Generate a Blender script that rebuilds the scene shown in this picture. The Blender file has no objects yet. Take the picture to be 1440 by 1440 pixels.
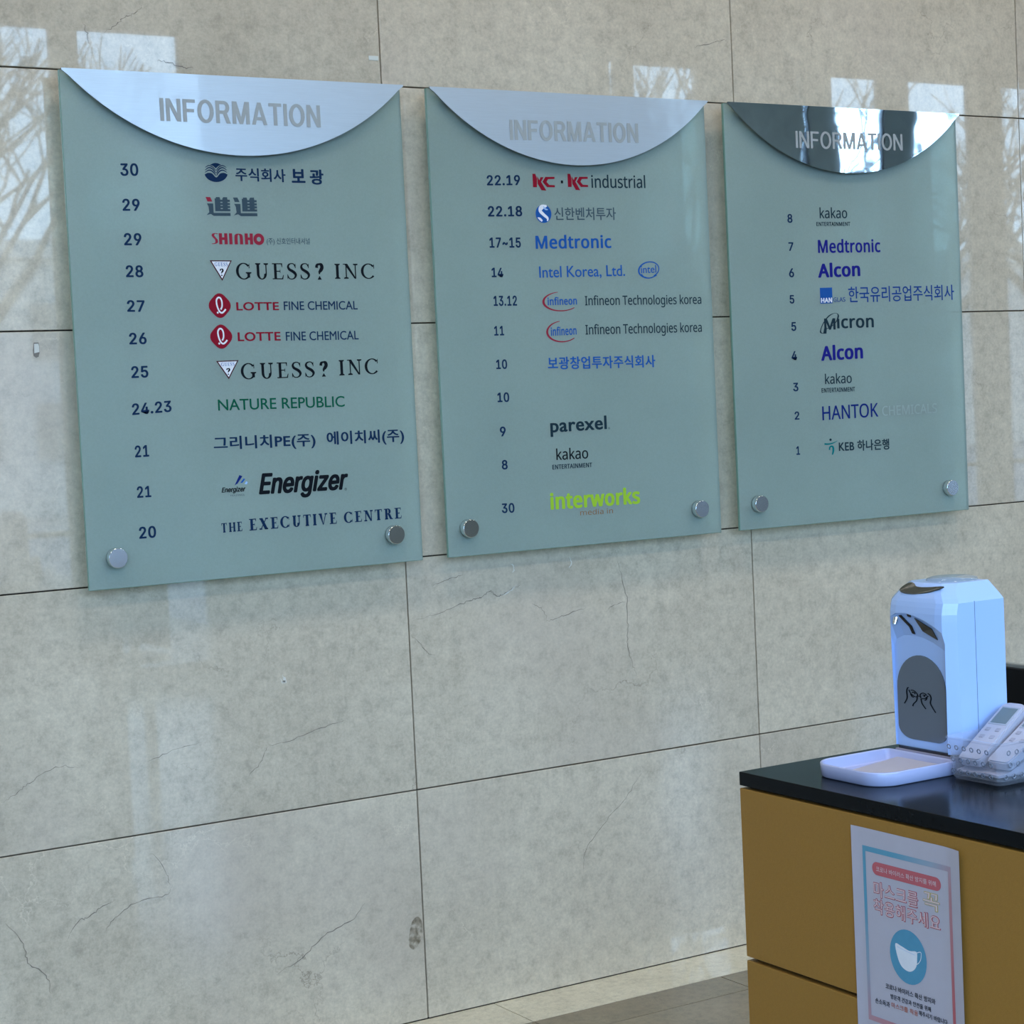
import bpy, bmesh, math, random
from mathutils import Vector, Matrix
from math import pi, sin, cos, radians
S = bpy.context.scene
COL = S.collection

# ------------------------------------------------------------------ camera
cd = bpy.data.cameras.new('camera')
cd.sensor_width = 36.0
cd.sensor_fit = 'HORIZONTAL'
cd.lens = 36.0 * 2741.1 / 1440.0
cd.clip_start = 0.05
cd.clip_end = 400
cam = bpy.data.objects.new('camera', cd)
COL.objects.link(cam)
YAW, PITCH, ROLL = 0.54746614, -0.05416564, -0.04721714
fw = Vector((sin(YAW) * cos(PITCH), cos(YAW) * cos(PITCH), sin(PITCH)))
r0 = Vector((cos(YAW), -sin(YAW), 0))
u0 = r0.cross(fw)
rr = r0 * cos(ROLL) + u0 * sin(ROLL)
uu = -r0 * sin(ROLL) + u0 * cos(ROLL)
m = Matrix((rr, uu, -fw)).transposed().to_4x4()
m.translation = Vector((-2.3566, -4.3999, 1.57596))
cam.matrix_world = m
S.camera = cam

# ------------------------------------------------------------------ world, light, exposure
S.view_settings.view_transform = 'Standard'
S.view_settings.look = 'None'
S.view_settings.gamma = 1.0
S.view_settings.use_curve_mapping = False
S.view_settings.exposure = 0.02
S.cycles.max_bounces = 10
S.cycles.diffuse_bounces = 5
S.cycles.glossy_bounces = 5
S.cycles.transparent_max_bounces = 16
S.cycles.caustics_reflective = False
S.cycles.caustics_refractive = False
S.cycles.sample_clamp_indirect = 6.0

SKY = 9.0
w = bpy.data.worlds.new('sky')
S.world = w
w.use_nodes = True
nt = w.node_tree
nt.nodes.clear()
wo = nt.nodes.new('ShaderNodeOutputWorld')
bg = nt.nodes.new('ShaderNodeBackground')
bg.inputs['Strength'].default_value = SKY
tc = nt.nodes.new('ShaderNodeTexCoord')
sx = nt.nodes.new('ShaderNodeSeparateXYZ')
cr = nt.nodes.new('ShaderNodeValToRGB')
cr.color_ramp.elements[0].position = 0.0
cr.color_ramp.elements[0].color = (0.52, 0.73, 1.0, 1)
cr.color_ramp.elements[1].position = 0.8
cr.color_ramp.elements[1].color = (0.30, 0.53, 1.0, 1)
nt.links.new(tc.outputs['Generated'], sx.inputs[0])
nt.links.new(sx.outputs['Z'], cr.inputs[0])
nt.links.new(cr.outputs[0], bg.inputs['Color'])
nt.links.new(bg.outputs[0], wo.inputs[0])

YG = -6.5            # glazed front of the lobby
ZTOP = 3.88          # head of the glazing
OPEN = [(-7.0, -4.25), (-4.05, -1.25), (-1.05, 1.38), (1.49, 2.16), (5.21, 5.27), (5.39, 5.99),
        (6.84, 6.90), (7.14, 7.64), (7.89, 8.55), (8.85, 10.4)]
for i, (a, b) in enumerate(OPEN):
    if b - a < 0.2:
        continue
    ld = bpy.data.lights.new('daylight_portal', 'AREA')
    ld.shape = 'RECTANGLE'
    ld.size = b - a
    ld.size_y = ZTOP - (0.12 if i < 4 else 0.62)
    ld.cycles.is_portal = True
    lo = bpy.data.objects.new('daylight_portal', ld)
    lo.location = ((a + b) / 2, YG - 0.06, (ZTOP + (0.12 if i < 4 else 0.62)) / 2)
    lo.rotation_euler = (radians(90), 0, 0)      # -Z of the lamp looks to +Y, into the room
    COL.objects.link(lo)

LAMP = 20.0
for (x, y) in ((-3.0, -1.6), (-0.6, -1.6), (1.8, -1.6), (4.2, -1.6), (-3.0, -4.4), (-0.6, -4.4), (1.8, -4.4), (4.2, -4.4), (6.6, -4.4)):
    ld = bpy.data.lights.new('ceiling_lamp_light', 'AREA')
    ld.shape = 'SQUARE'
    ld.size = 0.55
    ld.energy = LAMP
    ld.color = (1.0, 0.93, 0.84)
    lo = bpy.data.objects.new('ceiling_lamp_light', ld)
    lo.location = (x, y, 4.43)
    COL.objects.link(lo)

# ------------------------------------------------------------------ helpers
def tag(o, label=None, cat=None, group=None, kind=None):
    if label: o['label'] = label
    if cat: o['category'] = cat
    if group: o['group'] = group
    if kind: o['kind'] = kind
    return o

def empty(name, loc=(0, 0, 0), parent=None):
    o = bpy.data.objects.new(name, None)
    o.empty_display_size = 0.1
    o.location = loc
    COL.objects.link(o)
    if parent: o.parent = parent
    return o

def link(name, me, mat, parent=None, smooth=False):
    """meshes are written in world metres; a child is moved into its parent's frame"""
    o = bpy.data.objects.new(name, me)
    for mm in (mat if isinstance(mat, (list, tuple)) else [mat]):
        me.materials.append(mm)
    if smooth:
        me.polygons.foreach_set('use_smooth', [True] * len(me.polygons))
    COL.objects.link(o)
    if parent:
        o.parent = parent
        org = Vector((0, 0, 0))
        p = parent
        while p:
            org += p.location
            p = p.parent
        me.transform(Matrix.Translation(-org))
    return o

def centre(o):
    """put the origin of a top-level mesh at the middle of its base"""
    me = o.data
    xs = [v.co for v in me.vertices]
    c = Vector(((min(v.x for v in xs) + max(v.x for v in xs)) / 2, (min(v.y for v in xs) + max(v.y for v in xs)) / 2, min(v.z for v in xs)))
    me.transform(Matrix.Translation(-c))
    o.location = c
    return o

def bm_obj(name, bm, mat, parent=None, smooth=False):
    me = bpy.data.meshes.new(name)
    bmesh.ops.recalc_face_normals(bm, faces=bm.faces)
    bm.to_mesh(me)
    bm.free()
    return link(name, me, mat, parent, smooth)

def bm_box(bm, x0, x1, y0, y1, z0, z1, bev=0.0, seg=1):
    r = bmesh.ops.create_cube(bm, size=1.0)
    vs = r['verts']
    for v in vs:
        v.co = Vector(((x0 + x1) / 2 + v.co.x * (x1 - x0), (y0 + y1) / 2 + v.co.y * (y1 - y0), (z0 + z1) / 2 + v.co.z * (z1 - z0)))
    if bev > 0:
        es = list({e for v in vs for e in v.link_edges})
        bmesh.ops.bevel(bm, geom=es, offset=bev, segments=seg, affect='EDGES', profile=0.5)
    return bm

def box(name, x0, x1, y0, y1, z0, z1, mat, parent=None, bev=0.0, seg=1):
    return bm_obj(name, bm_box(bmesh.new(), x0, x1, y0, y1, z0, z1, bev, seg), mat, parent)

def bm_prism(bm, pts, off):
    """closed outline of 3-D points swept along off"""
    n = len(pts)
    off = Vector(off)
    a = [bm.verts.new(p) for p in pts]
    b = [bm.verts.new(Vector(p) + off) for p in pts]
    bm.faces.new(a)
    bm.faces.new(list(reversed(b)))
    for i in range(n):
        bm.faces.new((a[i], b[i], b[(i + 1) % n], a[(i + 1) % n]))
    return bm

def bm_tube(bm, pts, rad, n=8, cap=True):
    pts = [Vector(p) for p in pts]
    if not isinstance(rad, (list, tuple)): rad = [rad] * len(pts)
    rings = []
    for i, p in enumerate(pts):
        d = (pts[min(i + 1, len(pts) - 1)] - pts[max(i - 1, 0)]).normalized()
        q = d.cross(Vector((0, 0, 1)) if abs(d.z) < 0.9 else Vector((1, 0, 0))).normalized()
        t = d.cross(q)
        rings.append([bm.verts.new(p + (q * cos(2 * pi * k / n) + t * sin(2 * pi * k / n)) * rad[i]) for k in range(n)])
    for a, b in zip(rings, rings[1:]):
        for k in range(n):
            bm.faces.new((a[k], a[(k + 1) % n], b[(k + 1) % n], b[k]))
    if cap:
        bm.faces.new(rings[0])
        bm.faces.new(list(reversed(rings[-1])))
    return bm

# ------------------------------------------------------------------ materials
def mat(name, color=(0.5, 0.5, 0.5), rough=0.5, metal=0.0, spec=0.5, coat=0.0, coat_rough=0.03, emit=None, estr=1.0):
    mt = bpy.data.materials.new(name)
    mt.use_nodes = True
    b = mt.node_tree.nodes['Principled BSDF']
    b.inputs['Base Color'].default_value = (*color, 1)
    b.inputs['Roughness'].default_value = rough
    b.inputs['Metallic'].default_value = metal
    b.inputs['Specular IOR Level'].default_value = spec
    b.inputs['Coat Weight'].default_value = coat
    b.inputs['Coat Roughness'].default_value = coat_rough
    if emit:
        b.inputs['Emission Color'].default_value = (*emit, 1)
        b.inputs['Emission Strength'].default_value = estr
    return mt

class G:
    """small node graph writer"""
    def __init__(s, mt):
        s.t = mt.node_tree
        s.b = s.t.nodes.get('Principled BSDF')
    def n(s, typ, **kw):
        nd = s.t.nodes.new('ShaderNode' + typ)
        for k, v in kw.items():
            if k in nd.inputs: 
                if hasattr(v, 'is_output'): s.t.links.new(v, nd.inputs[k])
                else: nd.inputs[k].default_value = v
            else: setattr(nd, k, v)
        return nd
    def l(s, a, b): s.t.links.new(a, b)
    def ramp(s, fac, stops):
        nd = s.t.nodes.new('ShaderNodeValToRGB')
        while len(nd.color_ramp.elements) < len(stops): nd.color_ramp.elements.new(0.5)
        for e, (p, c) in zip(nd.color_ramp.elements, stops):
            e.position = p
            e.color = (*c, 1) if not isinstance(c, (int, float)) else (c, c, c, 1)
        s.l(fac, nd.inputs[0])
        return nd.outputs[0]
    def mix(s, fac, a, b, mode='MIX'):
        nd = s.t.nodes.new('ShaderNodeMix')
        nd.data_type = 'RGBA'
        nd.blend_type = mode
        for sock, v in ((nd.inputs[0], fac), (nd.inputs[6], a), (nd.inputs[7], b)):
            if hasattr(v, 'is_output'): s.l(v, sock)
            elif isinstance(v, (int, float)): sock.default_value = v
            else: sock.default_value = (*v, 1)
        return nd.outputs[2]
    def math(s, op, a, b=0.0, c=0.0):
        nd = s.t.nodes.new('ShaderNodeMath')
        nd.operation = op
        for i, v in enumerate((a, b, c)):
            if hasattr(v, 'is_output'): s.l(v, nd.inputs[i])
            else: nd.inputs[i].default_value = v
        return nd.outputs[0]

def stone(name, c_lo, c_hi, vein, tint, coat=1.0, coat_rough=0.02, scale=1.0):
    mt = mat(name, rough=0.45, spec=0.15, coat=coat, coat_rough=coat_rough)
    g = G(mt)
    g.b.inputs['Coat IOR'].default_value = 1.62
    geo = g.n('NewGeometry')
    oi = g.n('ObjectInfo')
    off = g.n('VectorMath', operation='SCALE')
    cmb = g.n('CombineXYZ')
    g.l(oi.outputs['Random'], cmb.inputs[0]); g.l(oi.outputs['Random'], cmb.inputs[2])
    g.l(cmb.outputs[0], off.inputs[0]); off.inputs['Scale'].default_value = 37.0
    add = g.n('VectorMath', operation='ADD')
    g.l(geo.outputs['Position'], add.inputs[0]); g.l(off.outputs[0], add.inputs[1])
    P = add.outputs[0]
    n1 = g.n('TexNoise', Vector=P, Scale=2.2 * scale, Detail=5.0, Roughness=0.6)
    n2 = g.n('TexNoise', Vector=P, Scale=26.0 * scale, Detail=8.0, Roughness=0.72)
    n3 = g.n('TexNoise', Vector=P, Scale=110.0 * scale, Detail=4.0, Roughness=0.7)
    base = g.ramp(n1.outputs['Fac'], [(0.3, c_lo), (0.7, c_hi)])
    f2 = g.ramp(n2.outputs['Fac'], [(0.34, 0.80), (0.5, 1.0), (0.68, 1.13)])
    base = g.mix(1.0, base, f2, 'MULTIPLY')
    f3 = g.ramp(n3.outputs['Fac'], [(0.3, 0.88), (0.7, 1.10)])
    base = g.mix(1.0, base, f3, 'MULTIPLY')
    # warm rosy clouds
    n4 = g.n('TexNoise', Vector=P, Scale=1.3 * scale, Detail=3.0)
    base = g.mix(g.ramp(n4.outputs['Fac'], [(0.52, 0.0), (0.75, 0.5)]), base, tint)
    # hairline cracks: distorted cell borders, broken up by noise
    wn = g.n('TexNoise', Vector=P, Scale=3.5 * scale, Detail=6.0, Roughness=0.65)
    sc = g.n('VectorMath', operation='SCALE'); g.l(wn.outputs['Color'], sc.inputs[0]); sc.inputs['Scale'].default_value = 0.42
    ad = g.n('VectorMath', operation='ADD'); g.l(P, ad.inputs[0]); g.l(sc.outputs[0], ad.inputs[1])
    vo = g.n('TexVoronoi', feature='DISTANCE_TO_EDGE', Vector=ad.outputs[0], Scale=1.9 * scale)
    line = g.ramp(vo.outputs['Distance'], [(0.0, 1.0), (0.0055, 0.0)])
    mk = g.n('TexNoise', Vector=P, Scale=3.1 * scale, Detail=4.0)
    gate = g.ramp(mk.outputs['Fac'], [(0.52, 0.0), (0.66, 0.6)])
    crack = g.math('MULTIPLY', line, gate)
    base = g.mix(crack, base, vein)
    # pale healed veins
    vo2 = g.n('TexVoronoi', feature='DISTANCE_TO_EDGE', Vector=ad.outputs[0], Scale=4.3 * scale)
    l2 = g.ramp(vo2.outputs['Distance'], [(0.0, 1.0), (0.012, 0.0)])
    gate2 = g.ramp(mk.outputs['Fac'], [(0.34, 0.35), (0.46, 0.0)])
    base = g.mix(g.math('MULTIPLY', l2, gate2), base, tuple(min(1, c * 1.45) for c in c_hi))
    # slow brightness step from slab to slab
    tone = g.ramp(oi.outputs['Random'], [(0.0, 0.95), (1.0, 1.04)])
    base = g.mix(1.0, base, tone, 'MULTIPLY')
    g.l(base, g.b.inputs['Base Color'])
    return mt

def noisy(mt, color, amt=0.12, scale=60.0, bump=0.0, bscale=None):
    g = G(mt)
    tcn = g.n('TexCoord')
    n = g.n('TexNoise', Vector=tcn.outputs['Object'], Scale=scale, Detail=5.0, Roughness=0.65)
    f = g.ramp(n.outputs['Fac'], [(0.3, 1.0 - amt), (0.7, 1.0 + amt)])
    g.l(g.mix(1.0, color, f, 'MULTIPLY'), g.b.inputs['Base Color'])
    if bump:
        n2 = g.n('TexNoise', Vector=tcn.outputs['Object'], Scale=bscale or scale, Detail=3.0)
        bp = g.n('Bump', Strength=bump, Distance=0.002, Height=n2.outputs['Fac'])
        g.l(bp.outputs[0], g.b.inputs['Normal'])
    return mt

M = {}
M['wall_stone'] = stone('polished_cream_limestone', (0.512, 0.446, 0.348), (0.634, 0.562, 0.446), (0.17, 0.13, 0.10), (0.56, 0.48, 0.41))
M['border_stone'] = stone('pale_travertine_border', (0.62, 0.57, 0.43), (0.74, 0.69, 0.54), (0.3, 0.26, 0.18), (0.66, 0.58, 0.44), scale=2.0)
M['floor_stone'] = stone('brown_polished_floor_stone', (0.19, 0.16, 0.105), (0.27, 0.23, 0.15), (0.06, 0.045, 0.03), (0.24, 0.18, 0.12), coat=0.6, coat_rough=0.19, scale=1.6)
M['joint'] = noisy(mat('dark_joint', rough=0.9), (0.05, 0.045, 0.04), 0.3, 30)
M['pier'] = noisy(mat('dark_pier_stone', rough=0.45), (0.20, 0.30, 0.36), 0.12, 6)
M['ceiling'] = noisy(mat('ceiling_paint', rough=0.9), (0.62, 0.60, 0.56), 0.03, 3)
M['side_wall'] = noisy(mat('side_wall_stone', rough=0.5), (0.42, 0.39, 0.33), 0.1, 5)
M['frame'] = mat('dark_window_frame', (0.05, 0.055, 0.06), 0.35, 0.6)
M['lamp_face'] = mat('lamp_diffuser', (0.9, 0.9, 0.9), 0.5, emit=(1, 0.93, 0.84), estr=3.0)

# pane: thin clear glass
def clear(name, tint, refl, rough=0.0, white=0.0, whitecol=(0.8, 0.82, 0.85)):
    mt = bpy.data.materials.new(name)
    mt.use_nodes = True
    t = mt.node_tree
    t.nodes.clear()
    o = t.nodes.new('ShaderNodeOutputMaterial')
    tr = t.nodes.new('ShaderNodeBsdfTransparent'); tr.inputs[0].default_value = (*tint, 1)
    gl = t.nodes.new('ShaderNodeBsdfGlossy'); gl.inputs['Roughness'].default_value = rough
    mx = t.nodes.new('ShaderNodeMixShader')
    # Schlick's law on both faces of the sheet (the Fresnel node would reflect totally on the far face)
    g = G(mt)
    ge = g.n('NewGeometry')
    dt = g.n('VectorMath', operation='DOT_PRODUCT')
    g.l(ge.outputs['Normal'], dt.inputs[0]); g.l(ge.outputs['Incoming'], dt.inputs[1])
    f = g.math('POWER', g.math('SUBTRACT', 1.0, g.math('ABSOLUTE', dt.outputs['Value'])), 5.0)
    f0 = (refl / (2 + refl)) ** 2
    f = g.math('MULTIPLY_ADD', f, 1 - f0, f0)
    t.links.new(f, mx.inputs[0]); t.links.new(tr.outputs[0], mx.inputs[1]); t.links.new(gl.outputs[0], mx.inputs[2])
    last = mx.outputs[0]
    if white > 0:
        df = t.nodes.new('ShaderNodeBsdfDiffuse'); df.inputs[0].default_value = (*whitecol, 1)
        m2 = t.nodes.new('ShaderNodeMixShader'); m2.inputs[0].default_value = white
        t.links.new(last, m2.inputs[1]); t.links.new(df.outputs[0], m2.inputs[2])
        last = m2.outputs[0]
    t.links.new(last, o.inputs[0])
    return mt
M['pane'] = clear('clear_window_glass', (0.93, 0.97, 0.96), 0.45)
M['basket'] = clear('clear_basket_plastic', (0.95, 0.96, 0.98), 0.35, 0.08, 0.10, (0.75, 0.78, 0.90))

def frosted():
    mt = mat('frosted_green_glass', rough=0.32, spec=0.35, coat=0.35, coat_rough=0.10)
    g = G(mt)
    geo = g.n('NewGeometry')
    n = g.n('TexNoise', Vector=geo.outputs['Position'], Scale=3.0, Detail=4.0)
    n2 = g.n('TexNoise', Vector=geo.outputs['Position'], Scale=240.0, Detail=2.0)
    c = g.ramp(n.outputs['Fac'], [(0.3, (0.395, 0.480, 0.460)), (0.7, (0.440, 0.530, 0.508))])
    c = g.mix(1.0, c, g.ramp(n2.outputs['Fac'], [(0.3, 0.97), (0.7, 1.03)]), 'MULTIPLY')
    g.l(c, g.b.inputs['Base Color'])
    tr = g.n('BsdfTransparent'); tr.inputs[0].default_value = (0.70, 0.86, 0.82, 1)
    mx = g.n('MixShader'); mx.inputs[0].default_value = 0.50
    out = [x for x in g.t.nodes if x.type == 'OUTPUT_MATERIAL'][0]
    g.l(g.b.outputs[0], mx.inputs[1]); g.l(tr.outputs[0], mx.inputs[2]); g.l(mx.outputs[0], out.inputs[0])
    return mt
M['glass'] = frosted()
M['glass_edge'] = mat('green_glass_edge', (0.16, 0.30, 0.25), 0.15, spec=0.6, coat=0.5)

def satin_metal(name, col, rough, coat):
    mt = mat(name, col, rough, 1.0, coat=coat, coat_rough=0.03)
    g = G(mt)
    tcn = g.n('TexCoord')
    mp = g.n('Mapping'); mp.inputs['Scale'].default_value = (3, 3, 160)
    g.l(tcn.outputs['Object'], mp.inputs[0])
    n = g.n('TexNoise', Vector=mp.outputs[0], Scale=6.0, Detail=3.0)
    c = g.mix(1.0, col, g.ramp(n.outputs['Fac'], [(0.3, 0.96), (0.7, 1.03)]), 'MULTIPLY')
    g.l(c, g.b.inputs['Base Color'])
    return mt
M['satin'] = satin_metal('satin_steel', (0.57, 0.635, 0.70), 0.42, 0.6)
def polished(name, col, bump, scale):
    mt = mat(name, col, 0.02, 1.0)
    g = G(mt)
    tcn = g.n('TexCoord')
    n = g.n('TexNoise', Vector=tcn.outputs['Object'], Scale=scale, Detail=1.0)
    bp = g.n('Bump', Strength=bump, Distance=0.01, Height=n.outputs['Fac'])
    g.l(bp.outputs[0], g.b.inputs['Normal'])
    return mt
M['mirror'] = polished('polished_steel', (0.80, 0.86, 0.90), 0.035, 8.0)
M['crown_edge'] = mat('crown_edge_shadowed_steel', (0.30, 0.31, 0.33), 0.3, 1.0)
M['knob'] = mat('brushed_steel_cap', (0.66, 0.61, 0.58), 0.18, 1.0)
M['knob_side'] = mat('polished_steel_rim', (0.8, 0.8, 0.8), 0.1, 1.0)

INK = dict(navy=(0.010, 0.035, 0.105), black=(0.006, 0.008, 0.012), ink=(0.012, 0.03, 0.045), slate=(0.045, 0.075, 0.10),
           crimson=(0.42, 0.035, 0.07), red=(0.36, 0.012, 0.035), white=(0.75, 0.76, 0.82), azure=(0.022, 0.13, 0.50),
           blue2=(0.012, 0.03, 0.24), blue3=(0.016, 0.07, 0.34), indigo=(0.020, 0.022, 0.30), green=(0.004, 0.13, 0.07),
           lime=(0.33, 0.55, 0.04), orange=(0.36, 0.17, 0.07), pale=(0.29, 0.355, 0.355), teal=(0.0, 0.22, 0.24),
           sky=(0.30, 0.47, 0.75), title=(0.36, 0.39, 0.40), maroon=(0.10, 0.02, 0.03),
           pink=(0.52, 0.13, 0.15), pinkpale=(0.66, 0.50, 0.52), yellow=(0.52, 0.44, 0.18), bandblue=(0.10, 0.30, 0.45),
           rose=(0.50, 0.20, 0.16), grey=(0.10, 0.10, 0.12))
for k in INK:
    if k not in ('white', 'title', 'pale', 'pinkpale', 'lime', 'sky', 'slate', 'ink', 'black', 'yellow', 'bandblue', 'pink', 'rose'): INK[k] = tuple(c * 0.68 for c in INK[k])
for k, c in INK.items():
    M['ink_' + k] = noisy(mat('print_' + k, c, 0.6, spec=0.06), c, 0.04, 40)

# ------------------------------------------------------------------ flat print: 2-D shapes (verts, faces, colour, layer)
_tc = {}
import os
def face(fn):
    # faces that ship with Blender; the built-in one if a file is missing
    try:
        fp = os.path.join(bpy.utils.system_resource('DATAFILES'), 'fonts', fn)
        return bpy.data.fonts.load(fp) if os.path.exists(fp) else None
    except Exception:
        return None
DIGITS = face('Inter.woff2')
LATIN = face('NotoSansHebrew-Regular.woff2')
HUMANIST = ('NATURE REPUBLIC', 'FINE CHEMICAL', 'LOTTE', 'Intel Korea, Ltd.', 'intel', 'parexel')
STEP = 0.35                             # strikes of one word lie a hair behind each other
def text_shape(body, style='reg', col='navy', layer=0):
    key = (body, style)
    if key not in _tc:
        cu = bpy.data.curves.new('t', 'FONT')
        cu.body = body
        cu.size = 1.0
        if body not in HUMANIST and all(ord(c) < 0x2000 for c in body):
            f_ = DIGITS if (all(c in '0123456789.~' for c in body) or body == 'Energizer') else LATIN
            if f_: cu.font = f_
        cu.resolution_u = 4
        wt = {'reg': 0.0, 'semi': 0.011, 'bold': 0.027, 'heavy': 0.040, 'italic': 0.034}.get(style, 0.0)
        if style == 'italic': cu.shear = 0.28
        if style in ('bold', 'heavy'): cu.space_character = 1.06
        ob = bpy.data.objects.new('t', cu)
        me = ob.to_mesh()
        vs = [(v.co.x, v.co.y) for v in me.vertices]
        fs = [tuple(p.vertices) for p in me.polygons]
        # overlapping strokes of one glyph get a hair of depth between them
        par = list(range(len(vs)))
        def find(a):
            while par[a] != a:
                par[a] = par[par[a]]; a = par[a]
            return a
        for f in fs:
            for a in f[1:]: par[find(a)] = find(f[0])
        roots = {}
        vs = [(x, y, 0.05 * (roots.setdefault(find(i), len(roots)) % 4)) for i, (x, y) in enumerate(vs)]
        ob.to_mesh_clear()
        bpy.data.objects.remove(ob)
        bpy.data.curves.remove(cu)
        if wt:          # heavier weights: the outline struck several times, slightly shifted
            n = len(vs)
            sh = [(-wt, 0), (wt, 0), (0, wt * 0.6), (0, -wt * 0.6)]
            if wt > 0.02: sh += [(-wt * 0.7, wt * 0.5), (wt * 0.7, wt * 0.5), (-wt * 0.7, -wt * 0.5), (wt * 0.7, -wt * 0.5)]
            vs, fs = [(x + a, y + b, q + k * STEP) for k, (a, b) in enumerate(sh) for x, y, q in vs], [tuple(i + k * n for i in f) for k in range(len(sh)) for f in fs]
        _tc[key] = (vs, fs)
    vs, fs = _tc[key]
    return (vs, fs, col, layer)

def bounds(shs):
    xs = [v[0] for s in shs for v in s[0]]; ys = [v[1] for s in shs for v in s[0]]
    return min(xs), max(xs), min(ys), max(ys)

def fit(shs, x0, y0, x1, y1):
    a, b, c, d = bounds(shs)
    return [([(x0 + (v[0] - a) / (b - a) * (x1 - x0), y0 + (v[1] - c) / (d - c) * (y1 - y0), *v[2:]) for v in s[0]], s[1], s[2], s[3]) for s in shs]

def poly(pts, col='navy', layer=0):
    return (list(pts), [tuple(range(len(pts)))], col, layer)

def rect(x0, y0, x1, y1, col='navy', layer=0):
    return poly([(x0, y0), (x1, y0), (x1, y1), (x0, y1)], col, layer)

def ell(cx, cy, rx, ry, col='navy', layer=0, a0=0, a1=360, n=36):
    return poly([(cx + rx * cos(radians(a0 + (a1 - a0) * i / n)), cy + ry * sin(radians(a0 + (a1 - a0) * i / n))) for i in range(n + (0 if a1 - a0 >= 360 else 1))], col, layer)

def smooth_pts(pts, k=6, closed=False):
    out = []
    n = len(pts)
    for i in range(n if closed else n - 1):
        g = lambda j: pts[j % n] if closed else pts[max(0, min(n - 1, j))]
        p0, p1, p2, p3 = g(i - 1), g(i), g(i + 1), g(i + 2)
        for j in range(k):
            t = j / k
            out.append(tuple(0.5 * (2 * b + (c - a) * t + (2 * a - 5 * b + 4 * c - d) * t * t + (-a + 3 * b - 3 * c + d) * t ** 3) for a, b, c, d in zip(p0, p1, p2, p3)))
    if not closed: out.append(tuple(pts[-1]))
    return out

def pen(pts, wid, col='navy', layer=0, smooth=True):
    """stroke of varying width; points may be (x, y) with one width, or (x, y, w)"""
    P = [p if len(p) == 3 else (p[0], p[1], wid) for p in pts]
    if smooth and len(P) > 2: P = smooth_pts(P)
    vs, fs = [], []
    for i, p in enumerate(P):
        a, b = P[max(0, i - 1)], P[min(len(P) - 1, i + 1)]
        dx, dy = b[0] - a[0], b[1] - a[1]
        L = math.hypot(dx, dy) or 1e-6
        nx, ny = -dy / L * p[2] / 2, dx / L * p[2] / 2
        vs += [(p[0] + nx, p[1] + ny), (p[0] - nx, p[1] - ny)]
        if i: fs.append((2 * i - 2, 2 * i - 1, 2 * i + 1, 2 * i))
    return (vs, fs, col, layer)

def merge(shs):
    vs, fs = [], []
    for s in shs:
        k = len(vs)
        vs += list(s[0]); fs += [tuple(i + k for i in f) for f in s[1]]
    return (vs, fs, shs[0][2], shs[0][3])

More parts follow.
